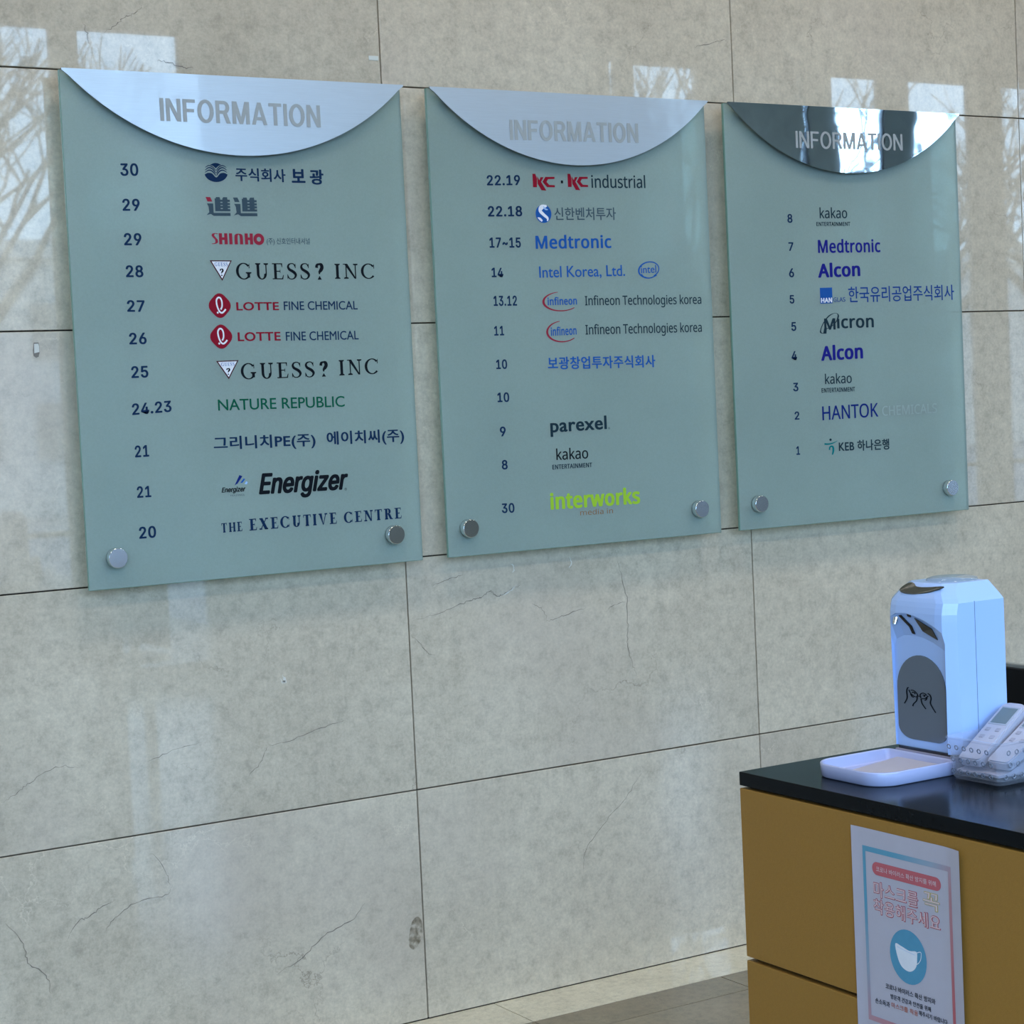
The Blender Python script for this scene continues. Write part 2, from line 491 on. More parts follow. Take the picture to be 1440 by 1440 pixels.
# a small roman alphabet with thick stems, hairlines and bracketed serifs
def serif_shape(word, bold, col, gap=0.16, layer=0):
    W = 0.215 if bold else 0.150
    H = 0.080 if bold else 0.062
    out = []
    x = 0.0
    def sf(cx, y, up, hw):                        # serif foot
        t = H * 0.9
        y1 = y + t if up else y - t
        s = W * 0.55
        out.append(poly([(x + cx - hw, y), (x + cx + hw, y), (x + cx + hw, y1), (x + cx - hw, y1)], col, layer))
        y2 = y1 + (0.05 if up else -0.05)
        out.append(poly([(x + cx - hw, y1), (x + cx + hw, y1), (x + cx + s, y2), (x + cx - s, y2)], col, layer))
    def R(a, b, c, d): out.append(rect(x + a, b, x + c, d, col, layer))
    def Pl(*p): out.append(poly([(x + a, b) for a, b in p], col, layer))
    def ring(cx, cy, rx, ry, a0, a1, wt=W, wh=H):
        pts = []
        for i in range(25):
            a = radians(a0 + (a1 - a0) * i / 24)
            wd = wh + (wt - wh) * abs(cos(a)) ** 1.3
            pts.append((x + cx + (rx - wd / 2) * cos(a), cy + (ry - wd / 2) * sin(a), wd))
        out.append(pen(pts, 0, col, layer, smooth=False))
    for ch in word:
        if ch == 'G':
            ring(0.43, 0.5, 0.43, 0.52, 42, 318)
            R(0.70 - W / 2, 0.1, 0.70 + W / 2, 0.42); sf(0.70, 0.44, False, 0.16)
            Pl((0.72, 0.68), (0.76, 0.68), (0.76, 1.0), (0.72, 0.9)); wd = 0.86
        elif ch == 'C':
            ring(0.43, 0.5, 0.43, 0.52, 42, 318)
            Pl((0.72, 0.68), (0.76, 0.68), (0.76, 1.0), (0.72, 0.9)); 
            if bold: Pl((0.72, 0.32), (0.76, 0.32), (0.76, 0.0), (0.72, 0.1))
            wd = 0.80
        elif ch == 'U':
            R(0.14, 0.33, 0.14 + W, 1); ring(0.42, 0.34, 0.28, 0.36, 180, 360, W, H)
            R(0.70 - H, 0.33, 0.70, 1); sf(0.14 + W / 2, 1, False, 0.15); sf(0.70 - H / 2, 1, False, 0.13)
            Pl((0.60, 0.30), (0.70, 0.30), (0.70, 0.42), (0.70 - H, 0.42)) ; wd = 0.84
        elif ch in 'EF':
            R(0.12, 0, 0.12 + W, 1); R(0.12, 1 - H, 0.60, 1); R(0.12, 0.5 - H / 2, 0.48, 0.5 + H / 2)
            Pl((0.60, 1), (0.60, 0.76), (0.565, 0.76), (0.52, 1)); Pl((0.48, 0.39), (0.48, 0.61), (0.45, 0.61), (0.45, 0.39))
            R(0.02, 1 - H, 0.14, 1); R(0.02, 0, 0.14, H)
            if ch == 'E':
                R(0.12, 0, 0.62, H); Pl((0.62, 0), (0.66, 0.27), (0.625, 0.27), (0.54, 0))
            wd = 0.67
        elif ch == 'S':
            k = W * 1.05
            pts = [(0.50, 0.80, H), (0.43, 0.95, H), (0.29, 0.985, H), (0.15, 0.92, H + 0.03), (0.10, 0.77, k * 0.8), (0.17, 0.62, k), (0.30, 0.53, k * 1.1),
                   (0.43, 0.43, k * 1.1), (0.52, 0.27, k * 0.9), (0.45, 0.09, H + 0.03), (0.30, 0.015, H), (0.14, 0.06, H), (0.06, 0.24, H)]
            out.append(pen([(x + a, b, c) for a, b, c in pts], 0, col, layer))
            Pl((0.49, 0.70), (0.53, 0.70), (0.53, 1.0), (0.49, 0.92)); Pl((0.04, 0.30), (0.08, 0.30), (0.08, 0.08), (0.04, 0.0)); wd = 0.60
        elif ch == 'I':
            R(0.15 - W / 2, 0, 0.15 + W / 2, 1); sf(0.15, 1, False, 0.15); sf(0.15, 0, True, 0.15); wd = 0.31
        elif ch == 'N':
            R(0.14, 0, 0.14 + H, 1); R(0.72 - H, 0, 0.72, 1)
            Pl((0.06, 1), (0.06 + W * 1.25, 1), (0.72, 0.0), (0.72 - W * 0.6, 0.0))
            sf(0.165, 0, True, 0.13); sf(0.70, 1, False, 0.13); R(0.0, 1 - H * 0.9, 0.16, 1); wd = 0.84
        elif ch == 'T':
            R(0.34 - W / 2, 0, 0.34 + W / 2, 1); R(0.02, 1 - H, 0.66, 1); sf(0.34, 0, True, 0.15)
            Pl((0.02, 1), (0.10, 1), (0.045, 0.74), (0.01, 0.74)); Pl((0.66, 1), (0.58, 1), (0.635, 0.74), (0.67, 0.74)); wd = 0.68
        elif ch == 'H':
            R(0.12, 0, 0.12 + W, 1); R(0.60, 0, 0.60 + W, 1); R(0.12, 0.5 - H / 2, 0.62, 0.5 + H / 2)
            for c in (0.12 + W / 2, 0.60 + W / 2): sf(c, 0, True, 0.15); sf(c, 1, False, 0.15)
            wd = 0.86
        elif ch == 'X':
            Pl((0.06, 1), (0.06 + W * 1.2, 1), (0.74, 0), (0.74 - W * 1.2, 0)); Pl((0.10, 0), (0.10 + H, 0), (0.68, 1), (0.68 - H, 1))
            sf(0.14, 0, True, 0.12); sf(0.66, 1, False, 0.12); sf(0.06 + W * 0.6, 1, False, 0.14); sf(0.74 - W * 0.6, 0, True, 0.14); wd = 0.80
        elif ch == 'V':
            Pl((0.06, 1), (0.06 + W * 1.15, 1), (0.42, 0.0), (0.38, 0.0)); Pl((0.38, 0), (0.44, 0), (0.70, 1), (0.70 - H, 1))
            sf(0.06 + W * 0.55, 1, False, 0.14); sf(0.67, 1, False, 0.12); wd = 0.78
        elif ch == 'R':
            R(0.12, 0, 0.12 + W, 1); sf(0.12 + W / 2, 0, True, 0.15); R(0.02, 1 - H, 0.4, 1); R(0.12, 0.48, 0.4, 0.48 + H)
            ring(0.36, 0.74, 0.27, 0.27, -90, 90); Pl((0.34, 0.5), (0.34 + W, 0.5), (0.76, 0), (0.76 - W, 0)); R(0.6, 0, 0.82, H); wd = 0.80
        elif ch == '?':
            k = W * 1.1
            pts = [(0.06, 0.74, k * 0.9), (0.10, 0.90, k * 0.8), (0.26, 0.97, H + 0.04), (0.42, 0.92, k), (0.47, 0.76, k * 1.1), (0.38, 0.60, k), (0.27, 0.48, k * 0.7), (0.26, 0.34, H)]
            out.append(pen([(x + a, b, c) for a, b, c in pts], 0, col, layer))
            Pl((0.26, 0.24), (0.42, 0.0), (0.10, 0.0)); wd = 0.52
        else: wd = 0.3
        x += wd + gap
    return out

# bold upright grotesque capitals for the title on the crowns
def grotesque(word, w_, col):
    out, x = [], 0.0
    h = w_ * 0.86
    for ch in word:
        def R(a, b, c, d): out.append(rect(x + a, b, x + c, d, col))
        def Pl(*p): out.append(poly([(x + a, b) for a, b in p], col))
        if ch == 'I': R(0, 0, w_, 1); wd = w_
        elif ch == 'N': R(0, 0, w_, 1); R(0.66 - w_, 0, 0.66, 1); Pl((0, 1), (w_ * 1.05, 1), (0.66, 0), (0.66 - w_ * 1.05, 0)); wd = 0.66
        elif ch == 'F': R(0, 0, w_, 1); R(0, 1 - h, 0.56, 1); R(0, 0.43, 0.50, 0.43 + h); wd = 0.56
        elif ch == 'T': R(0.3 - w_ / 2, 0, 0.3 + w_ / 2, 1); R(0, 1 - h, 0.6, 1); wd = 0.6
        elif ch == 'A': Pl((0, 0), (w_, 0), (0.36 + w_ * 0.42, 1), (0.36 - w_ * 0.42, 1)); Pl((0.72 - w_, 0), (0.72, 0), (0.36 + w_ * 0.5, 1), (0.36 - w_ * 0.5, 1)); R(0.17, 0.2, 0.55, 0.2 + h); wd = 0.72
        elif ch == 'M': R(0, 0, w_, 1); R(0.80 - w_, 0, 0.80, 1); Pl((0, 1), (w_ * 1.25, 1), (0.40 + w_ * 0.45, 0), (0.40 - w_ * 0.45, 0)); Pl((0.80, 1), (0.80 - w_ * 1.25, 1), (0.40 - w_ * 0.45, 0), (0.40 + w_ * 0.45, 0)); wd = 0.80
        elif ch == 'O':
            pts = [(x + 0.37 + (0.37 - w_ / 2) * cos(2 * pi * i / 36), 0.5 + (0.52 - h / 2) * sin(2 * pi * i / 36), h + (w_ - h) * abs(cos(2 * pi * i / 36))) for i in range(37)]
            out.append(pen(pts, 0, col, smooth=False)); wd = 0.74
        elif ch == 'R':
            R(0, 0, w_, 1); R(0, 1 - h, 0.38, 1); R(0, 0.42, 0.40, 0.42 + h)
            pts = [(x + 0.36 + (0.27 - w_ / 2) * cos(radians(a)), 0.71 + (0.29 - h / 2) * sin(radians(a)), h + (w_ - h) * abs(cos(radians(a)))) for a in range(-90, 91, 10)]
            out.append(pen(pts, 0, col, smooth=False)); Pl((0.30, 0.5), (0.30 + w_ * 1.1, 0.5), (0.67, 0), (0.67 - w_ * 1.12, 0)); wd = 0.66
        x += wd + 0.09
    return out

def mirror_x(shs):
    return [([(1 - v[0], v[1]) for v in s[0]], s[1], s[2], s[3]) for s in shs]

def logo(kind, col, idx=0):
    o = []
    if kind == '@bokwang':
        top = smooth_pts([(0.02, 0.40), (0.16, 0.48), (0.33, 0.44), (0.5, 0.24), (0.67, 0.44), (0.84, 0.48), (0.98, 0.40)], 5)
        low = [(0.5 + 0.5 * cos(radians(a)), 0.5 + 0.5 * sin(radians(a))) for a in range(-12, -169, -8)]
        o.append(poly(top + low, col))
        o.append(poly([(0.26, 0.90), (0.40, 0.98), (0.5, 1.0), (0.60, 0.98), (0.74, 0.90), (0.62, 0.85), (0.5, 0.72), (0.38, 0.85)], col))
        for (y0, yc, w_) in ((0.50, 0.62, 0.055), (0.62, 0.75, 0.055), (0.76, 0.86, 0.045)):
            st = [pen([(0.03 + 0.10 * max(0, y0 - 0.55), y0, 0.02), (0.20, yc, w_), (0.36, yc - 0.07, w_), (0.485, y0 - 0.16, 0.03)], 0, col)]
            o += st + mirror_x(st)
    elif kind == '@jin':
        o.append(poly([(0, 1), (0.19, 1), (0.27, 0.76), (0.07, 0.76)], 'crimson' if idx == 0 else col))
        o.append(poly([(0.04, 0.66), (0.30, 0.66), (0.30, 0.16), (0.36, 0.12), (0.30, 0.0), (0.18, 0.10), (0.0, 0.04), (0.12, 0.20), (0.10, 0.50)], col))
        o.append(rect(0.30, 0.0, 1.0, 0.16, col))
        o.append(rect(0.37, 0.25, 0.60, 0.93, col)); o.append(rect(0.69, 0.25, 0.90, 0.93, col))
        o.append(poly([(0.42, 0.9), (0.60, 0.9), (0.58, 1.0), (0.42, 1.0)], col)); o.append(poly([(0.68, 0.9), (0.88, 0.9), (0.90, 1.0), (0.73, 1.0)], col))
        for y in (0.25, 0.42, 0.58, 0.75): o.append(rect(0.58, y, 1.0, y + 0.115, col))
    elif kind == '@shinho':
        o.append(pen([(0.125, 0.90), (0.06, 0.92), (0.035, 0.78), (0.06, 0.60), (0.095, 0.42), (0.09, 0.16), (0.01, 0.08)], 0.05, col))
        for x in (0.145, 0.245, 0.335, 0.63, 0.725): o.append(rect(x, 0.05, x + 0.06, 0.95, col))
        o.append(rect(0.18, 0.40, 0.27, 0.62, col)); o.append(rect(0.66, 0.40, 0.75, 0.62, col))
        o.append(pen([(0.465, 0.05), (0.465, 0.55), (0.475, 0.82), (0.515, 0.9), (0.555, 0.82), (0.565, 0.55), (0.565, 0.05)], 0.06, col))
        vs, fs = [], []
        for i in range(29):
            a = 2 * pi * i / 28
            vs += [(0.897 + 0.103 * cos(a), 0.48 + 0.48 * sin(a)), (0.897 + 0.040 * cos(a), 0.48 + 0.19 * sin(a))]
            if i: fs.append((2 * i - 2, 2 * i - 1, 2 * i + 1, 2 * i))
        o.append((vs, fs, col, 0))
    elif kind == '@guess':
        o.append(poly([(0, 1), (1, 1), (0.52, 0)], 'maroon', 0))
        o.append(poly([(0.08, 0.945), (0.92, 0.945), (0.52, 0.11)], 'white', 1))
        o += fit(serif_shape('GUESS', False, 'azure', layer=2), 0.21, 0.71, 0.80, 0.90)
        o += fit(serif_shape('?', True, 'black', layer=2), 0.42, 0.24, 0.60, 0.60)
    elif kind == '@lotte':
        pts = []
        for i in range(48):
            a = 2 * pi * i / 48
            rr_ = 0.5 * (1.0 - 0.11 * sin(2 * a) ** 2)
            pts.append((0.5 + rr_ * cos(a), 0.5 + rr_ * sin(a)))
        o.append(poly(pts, 'red', 0))
        z = [(470, 465), (500, 400), (502, 300), (475, 232), (432, 218), (395, 262), (390, 330), (410, 430), (448, 510), (490, 533), (530, 510), (575, 460)]
        o.append(pen([((a - 225) / 460, 1 - (b - 130) / 510) for a, b in z], 0.068, 'white', 1))
        o.append(ell(0.39, 0.22, 0.042, 0.042, 'white', 1, n=12))
    elif kind == '@peak':
        o.append(poly([(0.0, 0.0), (0.40, 1.0), (0.62, 0.85), (0.22, 0.15)], 'blue2'))
        o.append(poly([(0.42, 0.18), (0.70, 0.62), (0.82, 0.55), (0.60, 0.20)], 'azure'))
        o.append(poly([(0.74, 0.05), (0.88, 0.32), (1.0, 0.22), (0.92, 0.0)], 'sky'))
    elif kind == '@kc':
        o.append(poly([(0.0, 1.0), (0.13, 1.0), (0.20, 0.72), (0.18, 0.2), (0.0, 0.2)], 'red'))
        o.append(poly([(0.21, 0.86), (0.30, 0.62), (0.36, 0.80), (0.50, 0.80), (0.38, 0.52), (0.60, 0.0), (0.38, 0.02), (0.22, 0.40)], 'red'))
        o.append(poly([(1.0, 0.82), (0.58, 0.82), (0.44, 0.52), (0.64, 0.2), (1.0, 0.2), (1.0, 0.32), (0.74, 0.34), (0.63, 0.52), (0.70, 0.68), (1.0, 0.70)], 'red'))
    elif kind == '@dot':
        o.append(rect(0, 0, 1, 1, 'black'))
    elif kind == '@shinhan':
        o.append(ell(0.5, 0.5, 0.5, 0.5, 'azure', 0))
        o.append(pen([(0.72, 0.93, 0.10), (0.40, 0.86, 0.26), (0.30, 0.66, 0.20), (0.52, 0.44, 0.17), (0.74, 0.26, 0.14), (0.72, 0.10, 0.06)], 0, 'white', 1))
        o.append(pen([(0.12, 0.30, 0.03), (0.26, 0.22, 0.14), (0.40, 0.10, 0.10)], 0, 'white', 1))
        o.append(pen([(0.50, 0.90, 0.04), (0.62, 0.76, 0.10), (0.78, 0.72, 0.04)], 0, 'sky', 2))
    elif kind == '@intel':
        pts = []
        for a in range(-62, 262, 9):
            u, v = 0.46 * cos(radians(a)), 0.42 * sin(radians(a))
            pts.append((0.5 + u, 0.5 + v + 0.10 * u, 0.045 + 0.03 * abs(sin(radians(a / 2)))))
        o.append(pen(pts, 0, col)); o.append(pen([(0.15, 0.28, 0.05), (0.28, 0.10, 0.07), (0.55, 0.05, 0.06), (0.85, 0.18, 0.05)], 0, col))
        o += fit([text_shape('intel', 'semi', col)], 0.14, 0.32, 0.84, 0.74)
    elif kind == '@infineon':
        pts = []
        for a in range(100, 322, 9):
            wd = 0.03 + 0.035 * sin(radians((a - 100) / 221 * 180))
            pts.append((0.5 + 0.48 * cos(radians(a)), 0.5 + 0.46 * sin(radians(a)), wd))
        o.append(pen(pts, 0, 'crimson')); o += fit([text_shape('infineon', 'bold', col, 1)], 0.13, 0.32, 0.92, 0.72)
    elif kind == '@hanglas':
        o.append(rect(0, 0, 0.49, 1, 'azure', 0)); o += fit([text_shape('HAN', 'heavy', 'white', 1)], 0.03, 0.05, 0.47, 0.36)
        o += fit([text_shape('GLAS', 'semi', 'blue3', 1)], 0.52, 0.08, 1.0, 0.36)
    elif kind == '@micron':
        o += fit([text_shape('M', 'bold', col)], 0.085, 0.20, 0.29, 0.74); o += fit([text_shape('\u0131cron', 'bold', col)], 0.32, 0.24, 1.0, 0.72)
        o.append(poly([(0.085, 0.3), (0.13, 0.3), (0.12, 0.02), (0.06, 0.04)], col))
        z = [(205, 585), (162, 578), (160, 545), (190, 480), (240, 420), (290, 397), (318, 405), (322, 432), (300, 480), (255, 522), (215, 540)]
        o.append(pen([((a - 150) / 500, 1 - (b - 393) / 197, 0.018 + 0.012 * (i % 3 == 1)) for i, (a, b) in enumerate(z)], 0, col))
    elif kind == '@hana':
        o.append(ell(0.47, 0.92, 0.09, 0.075, 'ink', 0, n=14))
        o.append(pen([(0.0, 0.68, 0.10), (0.30, 0.66, 0.09), (0.65, 0.71, 0.07), (1.0, 0.84, 0.02)], 0, col))
        o.append(pen([(0.36, 0.30, 0.10), (0.40, 0.46, 0.10), (0.52, 0.52, 0.09), (0.64, 0.44, 0.14), (0.64, 0.2, 0.14), (0.56, 0.0, 0.08)], 0, col))
    return o

def print_mesh(name, shs, place, parent, nrm, eps=0.00008):
    """place maps (u, v) to a world point; nrm is the direction the print faces"""
    cols = []
    vs, fs, mi = [], [], []
    nrm = Vector(nrm)
    for s in shs:
        if s[2] not in cols: cols.append(s[2])
        k = len(vs)
        q = shs.index(s) % 8 * STEP if len(shs) > 1 else 0.0
        vs += [tuple(Vector(place(v[0], v[1])) + nrm * (eps * (s[3] * 8 * STEP + q + (v[2] if len(v) > 2 else 0.0)))) for v in s[0]]
        for f in s[1]:
            fs.append(tuple(i + k for i in f)); mi.append(cols.index(s[2]))
    me = bpy.data.meshes.new(name)
    me.from_pydata(vs, [], fs)
    me.polygons.foreach_set('material_index', mi)
    me.update()
    # make every face look the same way
    bm = bmesh.new(); bm.from_mesh(me)
    bm.normal_update()
    fl = [f for f in bm.faces if f.normal.dot(nrm) < 0]
    if fl: bmesh.ops.reverse_faces(bm, faces=fl)
    bm.to_mesh(me); bm.free()
    return link(name, me, [M['ink_' + c] for c in cols], parent)

# ================================================================== THE ROOM
TW, TH, JT = 1.12506, 0.6, 0.0034
X0W, X1W, ZW = -6 * TW, 10 * TW, 4.5

# --- back wall: backing in joint colour, one object per stone slab
wall = box('wall_back', X0W, X1W, 0.022, 0.20, -0.05, ZW, M['joint'])
tag(wall, kind='structure')
def tile_mesh(wx, wz, depth=0.021, bev=0.0012):
    bm = bmesh.new()
    bm_box(bm, 0, wx, 0, depth, 0, wz, bev, 1)
    bmesh.ops.recalc_face_normals(bm, faces=bm.faces)
    me = bpy.data.meshes.new('tile'); bm.to_mesh(me); bm.free()
    me.materials.append(M['wall_stone'])
    return me
tm = tile_mesh(TW - JT, TH - JT)
tm_top = tile_mesh(TW - JT, ZW - 7 * TH - JT)
rnd = random.Random(5)
for i in range(-6, 10):
    for k in range(8):
        o = bpy.data.objects.new('tile', tm if k < 7 else tm_top)
        o.location = (i * TW + JT / 2, rnd.uniform(0.0, 0.0007), k * TH + JT / 2)
        COL.objects.link(o)
        o.parent = wall

# --- open veins, healed veins, a chip, a stain and a small sticker that the photograph shows on the slabs
M['vein_dark'] = mat('open_vein', (0.20, 0.17, 0.14), 0.5, spec=0.2, coat=0.6, coat_rough=0.05)
M['vein_pale'] = mat('healed_vein', (0.68, 0.66, 0.60), 0.4, spec=0.2, coat=0.8, coat_rough=0.03)
VEINS = [
    ('d', 0.0022, [(0.65, 1.1743), (0.6678, 1.0913), (0.6813, 1.0356), (0.6814, 0.9604), (0.6765, 0.8994), (0.6921, 0.8498), (0.7052, 0.814)]),
    ('d', 0.0026, [(0.0125, 1.0363), (0.101, 1.0534), (0.1838, 1.0747), (0.214, 1.0772), (0.2452, 1.0939), (0.267, 1.0769), (0.3059, 1.0897), (0.3452, 1.1027)]),
    ('d', 0.002, [(0.4173, 0.9966), (0.4651, 1.0053), (0.5459, 1.0211)]),
    ('d', 0.002, [(0.6098, 1.0048), (0.6352, 1.0194), (0.6765, 1.0237)]),
    ('d', 0.002, [(0.7051, 0.5454), (0.6477, 0.4847), (0.5702, 0.4209), (0.5102, 0.3621), (0.4989, 0.3028)]),
    ('d', 0.0018, [(0.0047, 1.002), (0.0343, 0.9734), (0.0511, 0.9491), (0.0727, 0.9436)]),
    ('d', 0.0018, [(0.0756, 1.1232), (0.1204, 1.1354), (0.1691, 1.1441)]),
    ('w', 0.005, [(0.3137, 1.1613), (0.3245, 1.1473), (0.3176, 1.1347)]),
    ('w', 0.004, [(0.4975, 1.1629), (0.5045, 1.1456), (0.496, 1.1342)]),
    ('w', 0.004, [(0.2708, 1.0765), (0.3059, 1.0884), (0.3281, 1.1009)]),
    ('d', 0.0015, [(0.3733, 1.0506), (0.4109, 1.0238), (0.4174, 0.9999)]),
    ('d', 0.0024, [(-0.9441, 0.379), (-0.9195, 0.4181), (-0.8892, 0.4272), (-0.8583, 0.4436), (-0.82, 0.4552)]),
    ('d', 0.002, [(-0.8507, 0.3837), (-0.8303, 0.4093), (-0.7753, 0.44), (-0.6978, 0.4451), (-0.6796, 0.4643)]),
    ('d', 0.0028, [(-1.0847, 0.4479), (-1.0457, 0.3836), (-1.0408, 0.3468), (-0.9996, 0.31), (-0.9914, 0.265)]),
    ('d', 0.0026, [(-0.4192, 0.1984), (-0.3463, 0.2293), (-0.2844, 0.2722), (-0.2056, 0.297), (-0.1686, 0.3338)]),
    ('d', 0.002, [(-0.4147, 0.7669), (-0.4335, 0.7276), (-0.4762, 0.6956)]),
    ('d', 0.0022, [(-0.4147, 0.7669), (-0.3396, 0.7762), (-0.254, 0.796), (-0.1934, 0.8078)]),
    ('d', 0.0018, [(-1.0816, 0.7258), (-1.0451, 0.7403), (-1.0078, 0.7635), (-0.9409, 0.7899), (-0.89, 0.7793)]),
    ('d', 0.0018, [(-0.7245, 0.7733), (-0.6616, 0.7885), (-0.5823, 0.8018)]),
    ('d', 0.0018, [(-0.7223, 0.553), (-0.6909, 0.496), (-0.6871, 0.4693)]),
    ('w', 0.008, [(-0.3681, 0.9288), (-0.3561, 0.9198), (-0.3592, 0.9393)]),
    ('d', 0.0026, [(-0.7272, 2.4888), (-0.697, 2.5111), (-0.6703, 2.5317), (-0.648, 2.5382), (-0.6282, 2.562)]),
    ('d', 0.0018, [(-0.7778, 2.5113), (-0.7669, 2.4847), (-0.7641, 2.461)]),
    ('d', 0.003, [(-0.599, 2.4337), (-0.5732, 2.4299), (-0.5326, 2.4197), (-0.5062, 2.4192)]),
    ('d', 0.002, [(0.989, 2.5503), (1.054, 2.5666), (1.1087, 2.5782)]),
]
rv = random.Random(21)
def vein_mesh(kind, wd, pts):
    P = smooth_pts([(x, z) for x, z in pts], 7)
    n = len(P) - 1
    Q = []
    for i, (x, z) in enumerate(P):
        k = min(1.0, min(i, n - i) / (n * 0.3) + 0.12)
        Q.append((x + rv.uniform(-1, 1) * 0.0028, z + rv.uniform(-1, 1) * 0.0028, wd * (0.85 if kind == 'd' else 1) * k * rv.uniform(0.35, 1.1)))
    v, f, _, _ = pen(Q, 0, smooth=False)
    me = bpy.data.meshes.new('vein')
    me.from_pydata([(a, -0.0003, b) for a, b in v], [], [tuple(reversed(q)) for q in f]); me.update()
    return link('vein', me, M['vein_dark'] if kind == 'd' else M['vein_pale'], wall)
for kind, wd, pts in VEINS: vein_mesh(kind, wd, pts)
def flat(name, pts, y, mt):
    me = bpy.data.meshes.new(name); me.from_pydata([(a, y, b) for a, b in pts], [], [tuple(range(len(pts)))]); me.update()
    return link(name, me, mt, wall)
# brown stain on the lowest slab left of the joint: mottled, its rim broken up
def stain_mat():
    mt = mat('brown_mineral_stain', (0.15, 0.115, 0.06), 0.5, spec=0.2, coat=0.7, coat_rough=0.03)
    g = G(mt)
    tcn = g.n('NewGeometry')
    n = g.n('TexNoise', Vector=tcn.outputs['Position'], Scale=55.0, Detail=5.0)
    g.l(g.ramp(n.outputs['Fac'], [(0.38, 0.0), (0.66, 0.62)]), g.b.inputs['Alpha'])
    return mt
flat('stain', smooth_pts([(-0.043, 0.236), (-0.034, 0.262), (-0.018, 0.272), (-0.006, 0.256), (-0.006, 0.222), (-0.018, 0.200), (-0.034, 0.188), (-0.048, 0.205)], 4, True), -0.0004, stain_mat())
# chip broken out of the slab at far left: pale fresh stone, dark broken edges
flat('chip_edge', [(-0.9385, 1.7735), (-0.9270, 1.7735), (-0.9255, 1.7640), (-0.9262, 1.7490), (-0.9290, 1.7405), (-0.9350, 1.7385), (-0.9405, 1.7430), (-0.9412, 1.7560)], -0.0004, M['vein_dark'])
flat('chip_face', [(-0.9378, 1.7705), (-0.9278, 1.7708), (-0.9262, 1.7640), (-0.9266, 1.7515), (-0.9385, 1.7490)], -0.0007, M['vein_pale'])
M['sticker'] = mat('white_sticker', (0.62, 0.64, 0.60), 0.5)
box('sticker', -0.0335, -0.0065, -0.0009, 0.0002, 2.4625, 2.4738, M['sticker'], wall, 0.0003)

# --- floor: setting bed, a pale border along the wall, brown polished slabs
floor = box('floor', X0W, X1W, YG - 0.1, 0.02, -0.08, -0.012, M['joint'])
tag(floor, kind='structure')
def slab_mesh(wx, wy, mt):
    bm = bmesh.new(); bm_box(bm, 0, wx, 0, wy, -0.012, 0)
    bmesh.ops.recalc_face_normals(bm, faces=bm.faces)
    me = bpy.data.meshes.new('tile'); bm.to_mesh(me); bm.free()
    me.materials.append(mt)
    return me
JF = 0.0028
bw = TW - JF
sm = slab_mesh(bw, 0.1955, M['border_stone'])
for i in range(-6, 9):
    o = bpy.data.objects.new('border_tile', sm); COL.objects.link(o); o.parent = floor
    o.location = (0.199 + i * TW, -0.196, 0)
yy = -0.198
ri = 0
cache = {}
while yy > YG + 0.02:
    d = min(0.140 if ri == 0 else 0.6, yy - YG)
    key = round(d, 4)
    if key not in cache: cache[key] = slab_mesh(0.6 - JF, d - JF, M['floor_stone'])
    n0 = int((X1W - X0W) / 0.6)
    for i in range(n0):
        xx = 0.80 + (i - 12) * 0.6
        if xx + 0.6 > X1W or xx < X0W: continue
        o = bpy.data.objects.new('tile', cache[key]); COL.objects.link(o); o.parent = floor
        o.location = (xx, yy - d + JF, 0)
    yy -= d
    ri += 1

# --- the rest of the shell (behind and beside the camera; it shows in the polished stone and steel)
ceil = box('ceiling', X0W, X1W, YG - 0.3, 0.2, ZW, ZW + 0.2, M['ceiling']); tag(ceil, kind='structure')
wl = box('wall_left', X0W - 0.2, X0W, YG - 0.3, 0.2, -0.05, ZW, M['side_wall']); tag(wl, kind='structure')
wr = box('wall_right', X1W, X1W + 0.2, YG - 0.3, 0.2, -0.05, ZW, M['side_wall']); tag(wr, kind='structure')
bm = bmesh.new()
bm_box(bm, X0W, X1W, YG - 0.05, YG, ZTOP, ZW)
bm_box(bm, X0W, X1W, YG - 0.05, YG, -0.05, 0.12)
for i, (a, b) in enumerate(OPEN):
    if i > 3: bm_box(bm, a, b, YG - 0.05, YG, 0.12, 0.62)
edges = [X0W] + [v for ab in OPEN for v in ab] + [X1W]
for a, b in zip(edges[0::2], edges[1::2]):
    bm_box(bm, a, b, YG - 0.05, YG, 0.12, ZTOP)
wf = bm_obj('wall_front', bm, M['pier']); tag(wf, kind='structure')
for i, (a, b) in enumerate(OPEN):
    zs = 0.12 if i < 4 else 0.62
    wn = empty('window_%d' % (i + 1), ((a + b) / 2, YG - 0.025, zs)); tag(wn, kind='structure')
    t = 0.012 if b - a < 0.2 else 0.03
    bm = bmesh.new()
    bm_box(bm, a, a + t, YG - 0.045, YG - 0.005, zs, ZTOP); bm_box(bm, b - t, b, YG - 0.045, YG - 0.005, zs, ZTOP)
    bm_box(bm, a + t, b - t, YG - 0.045, YG - 0.005, ZTOP - t, ZTOP); bm_box(bm, a + t, b - t, YG - 0.045, YG - 0.005, zs, zs + t)
    if b - a > 2: bm_box(bm, (a + b) / 2 - 0.03, (a + b) / 2 + 0.03, YG - 0.045, YG - 0.005, zs + t, ZTOP - t)
    if b - a > 0.2: bm_box(bm, a + t, b - t, YG - 0.045, YG - 0.005, 0.95, 0.98)
    bm_obj('window_frame', bm, M['frame'], wn)
    bm = bmesh.new(); bm_box(bm, a + t, b - t, YG - 0.028, YG - 0.022, zs + t, ZTOP - t)
    bm_obj('pane', bm, M['pane'], wn)

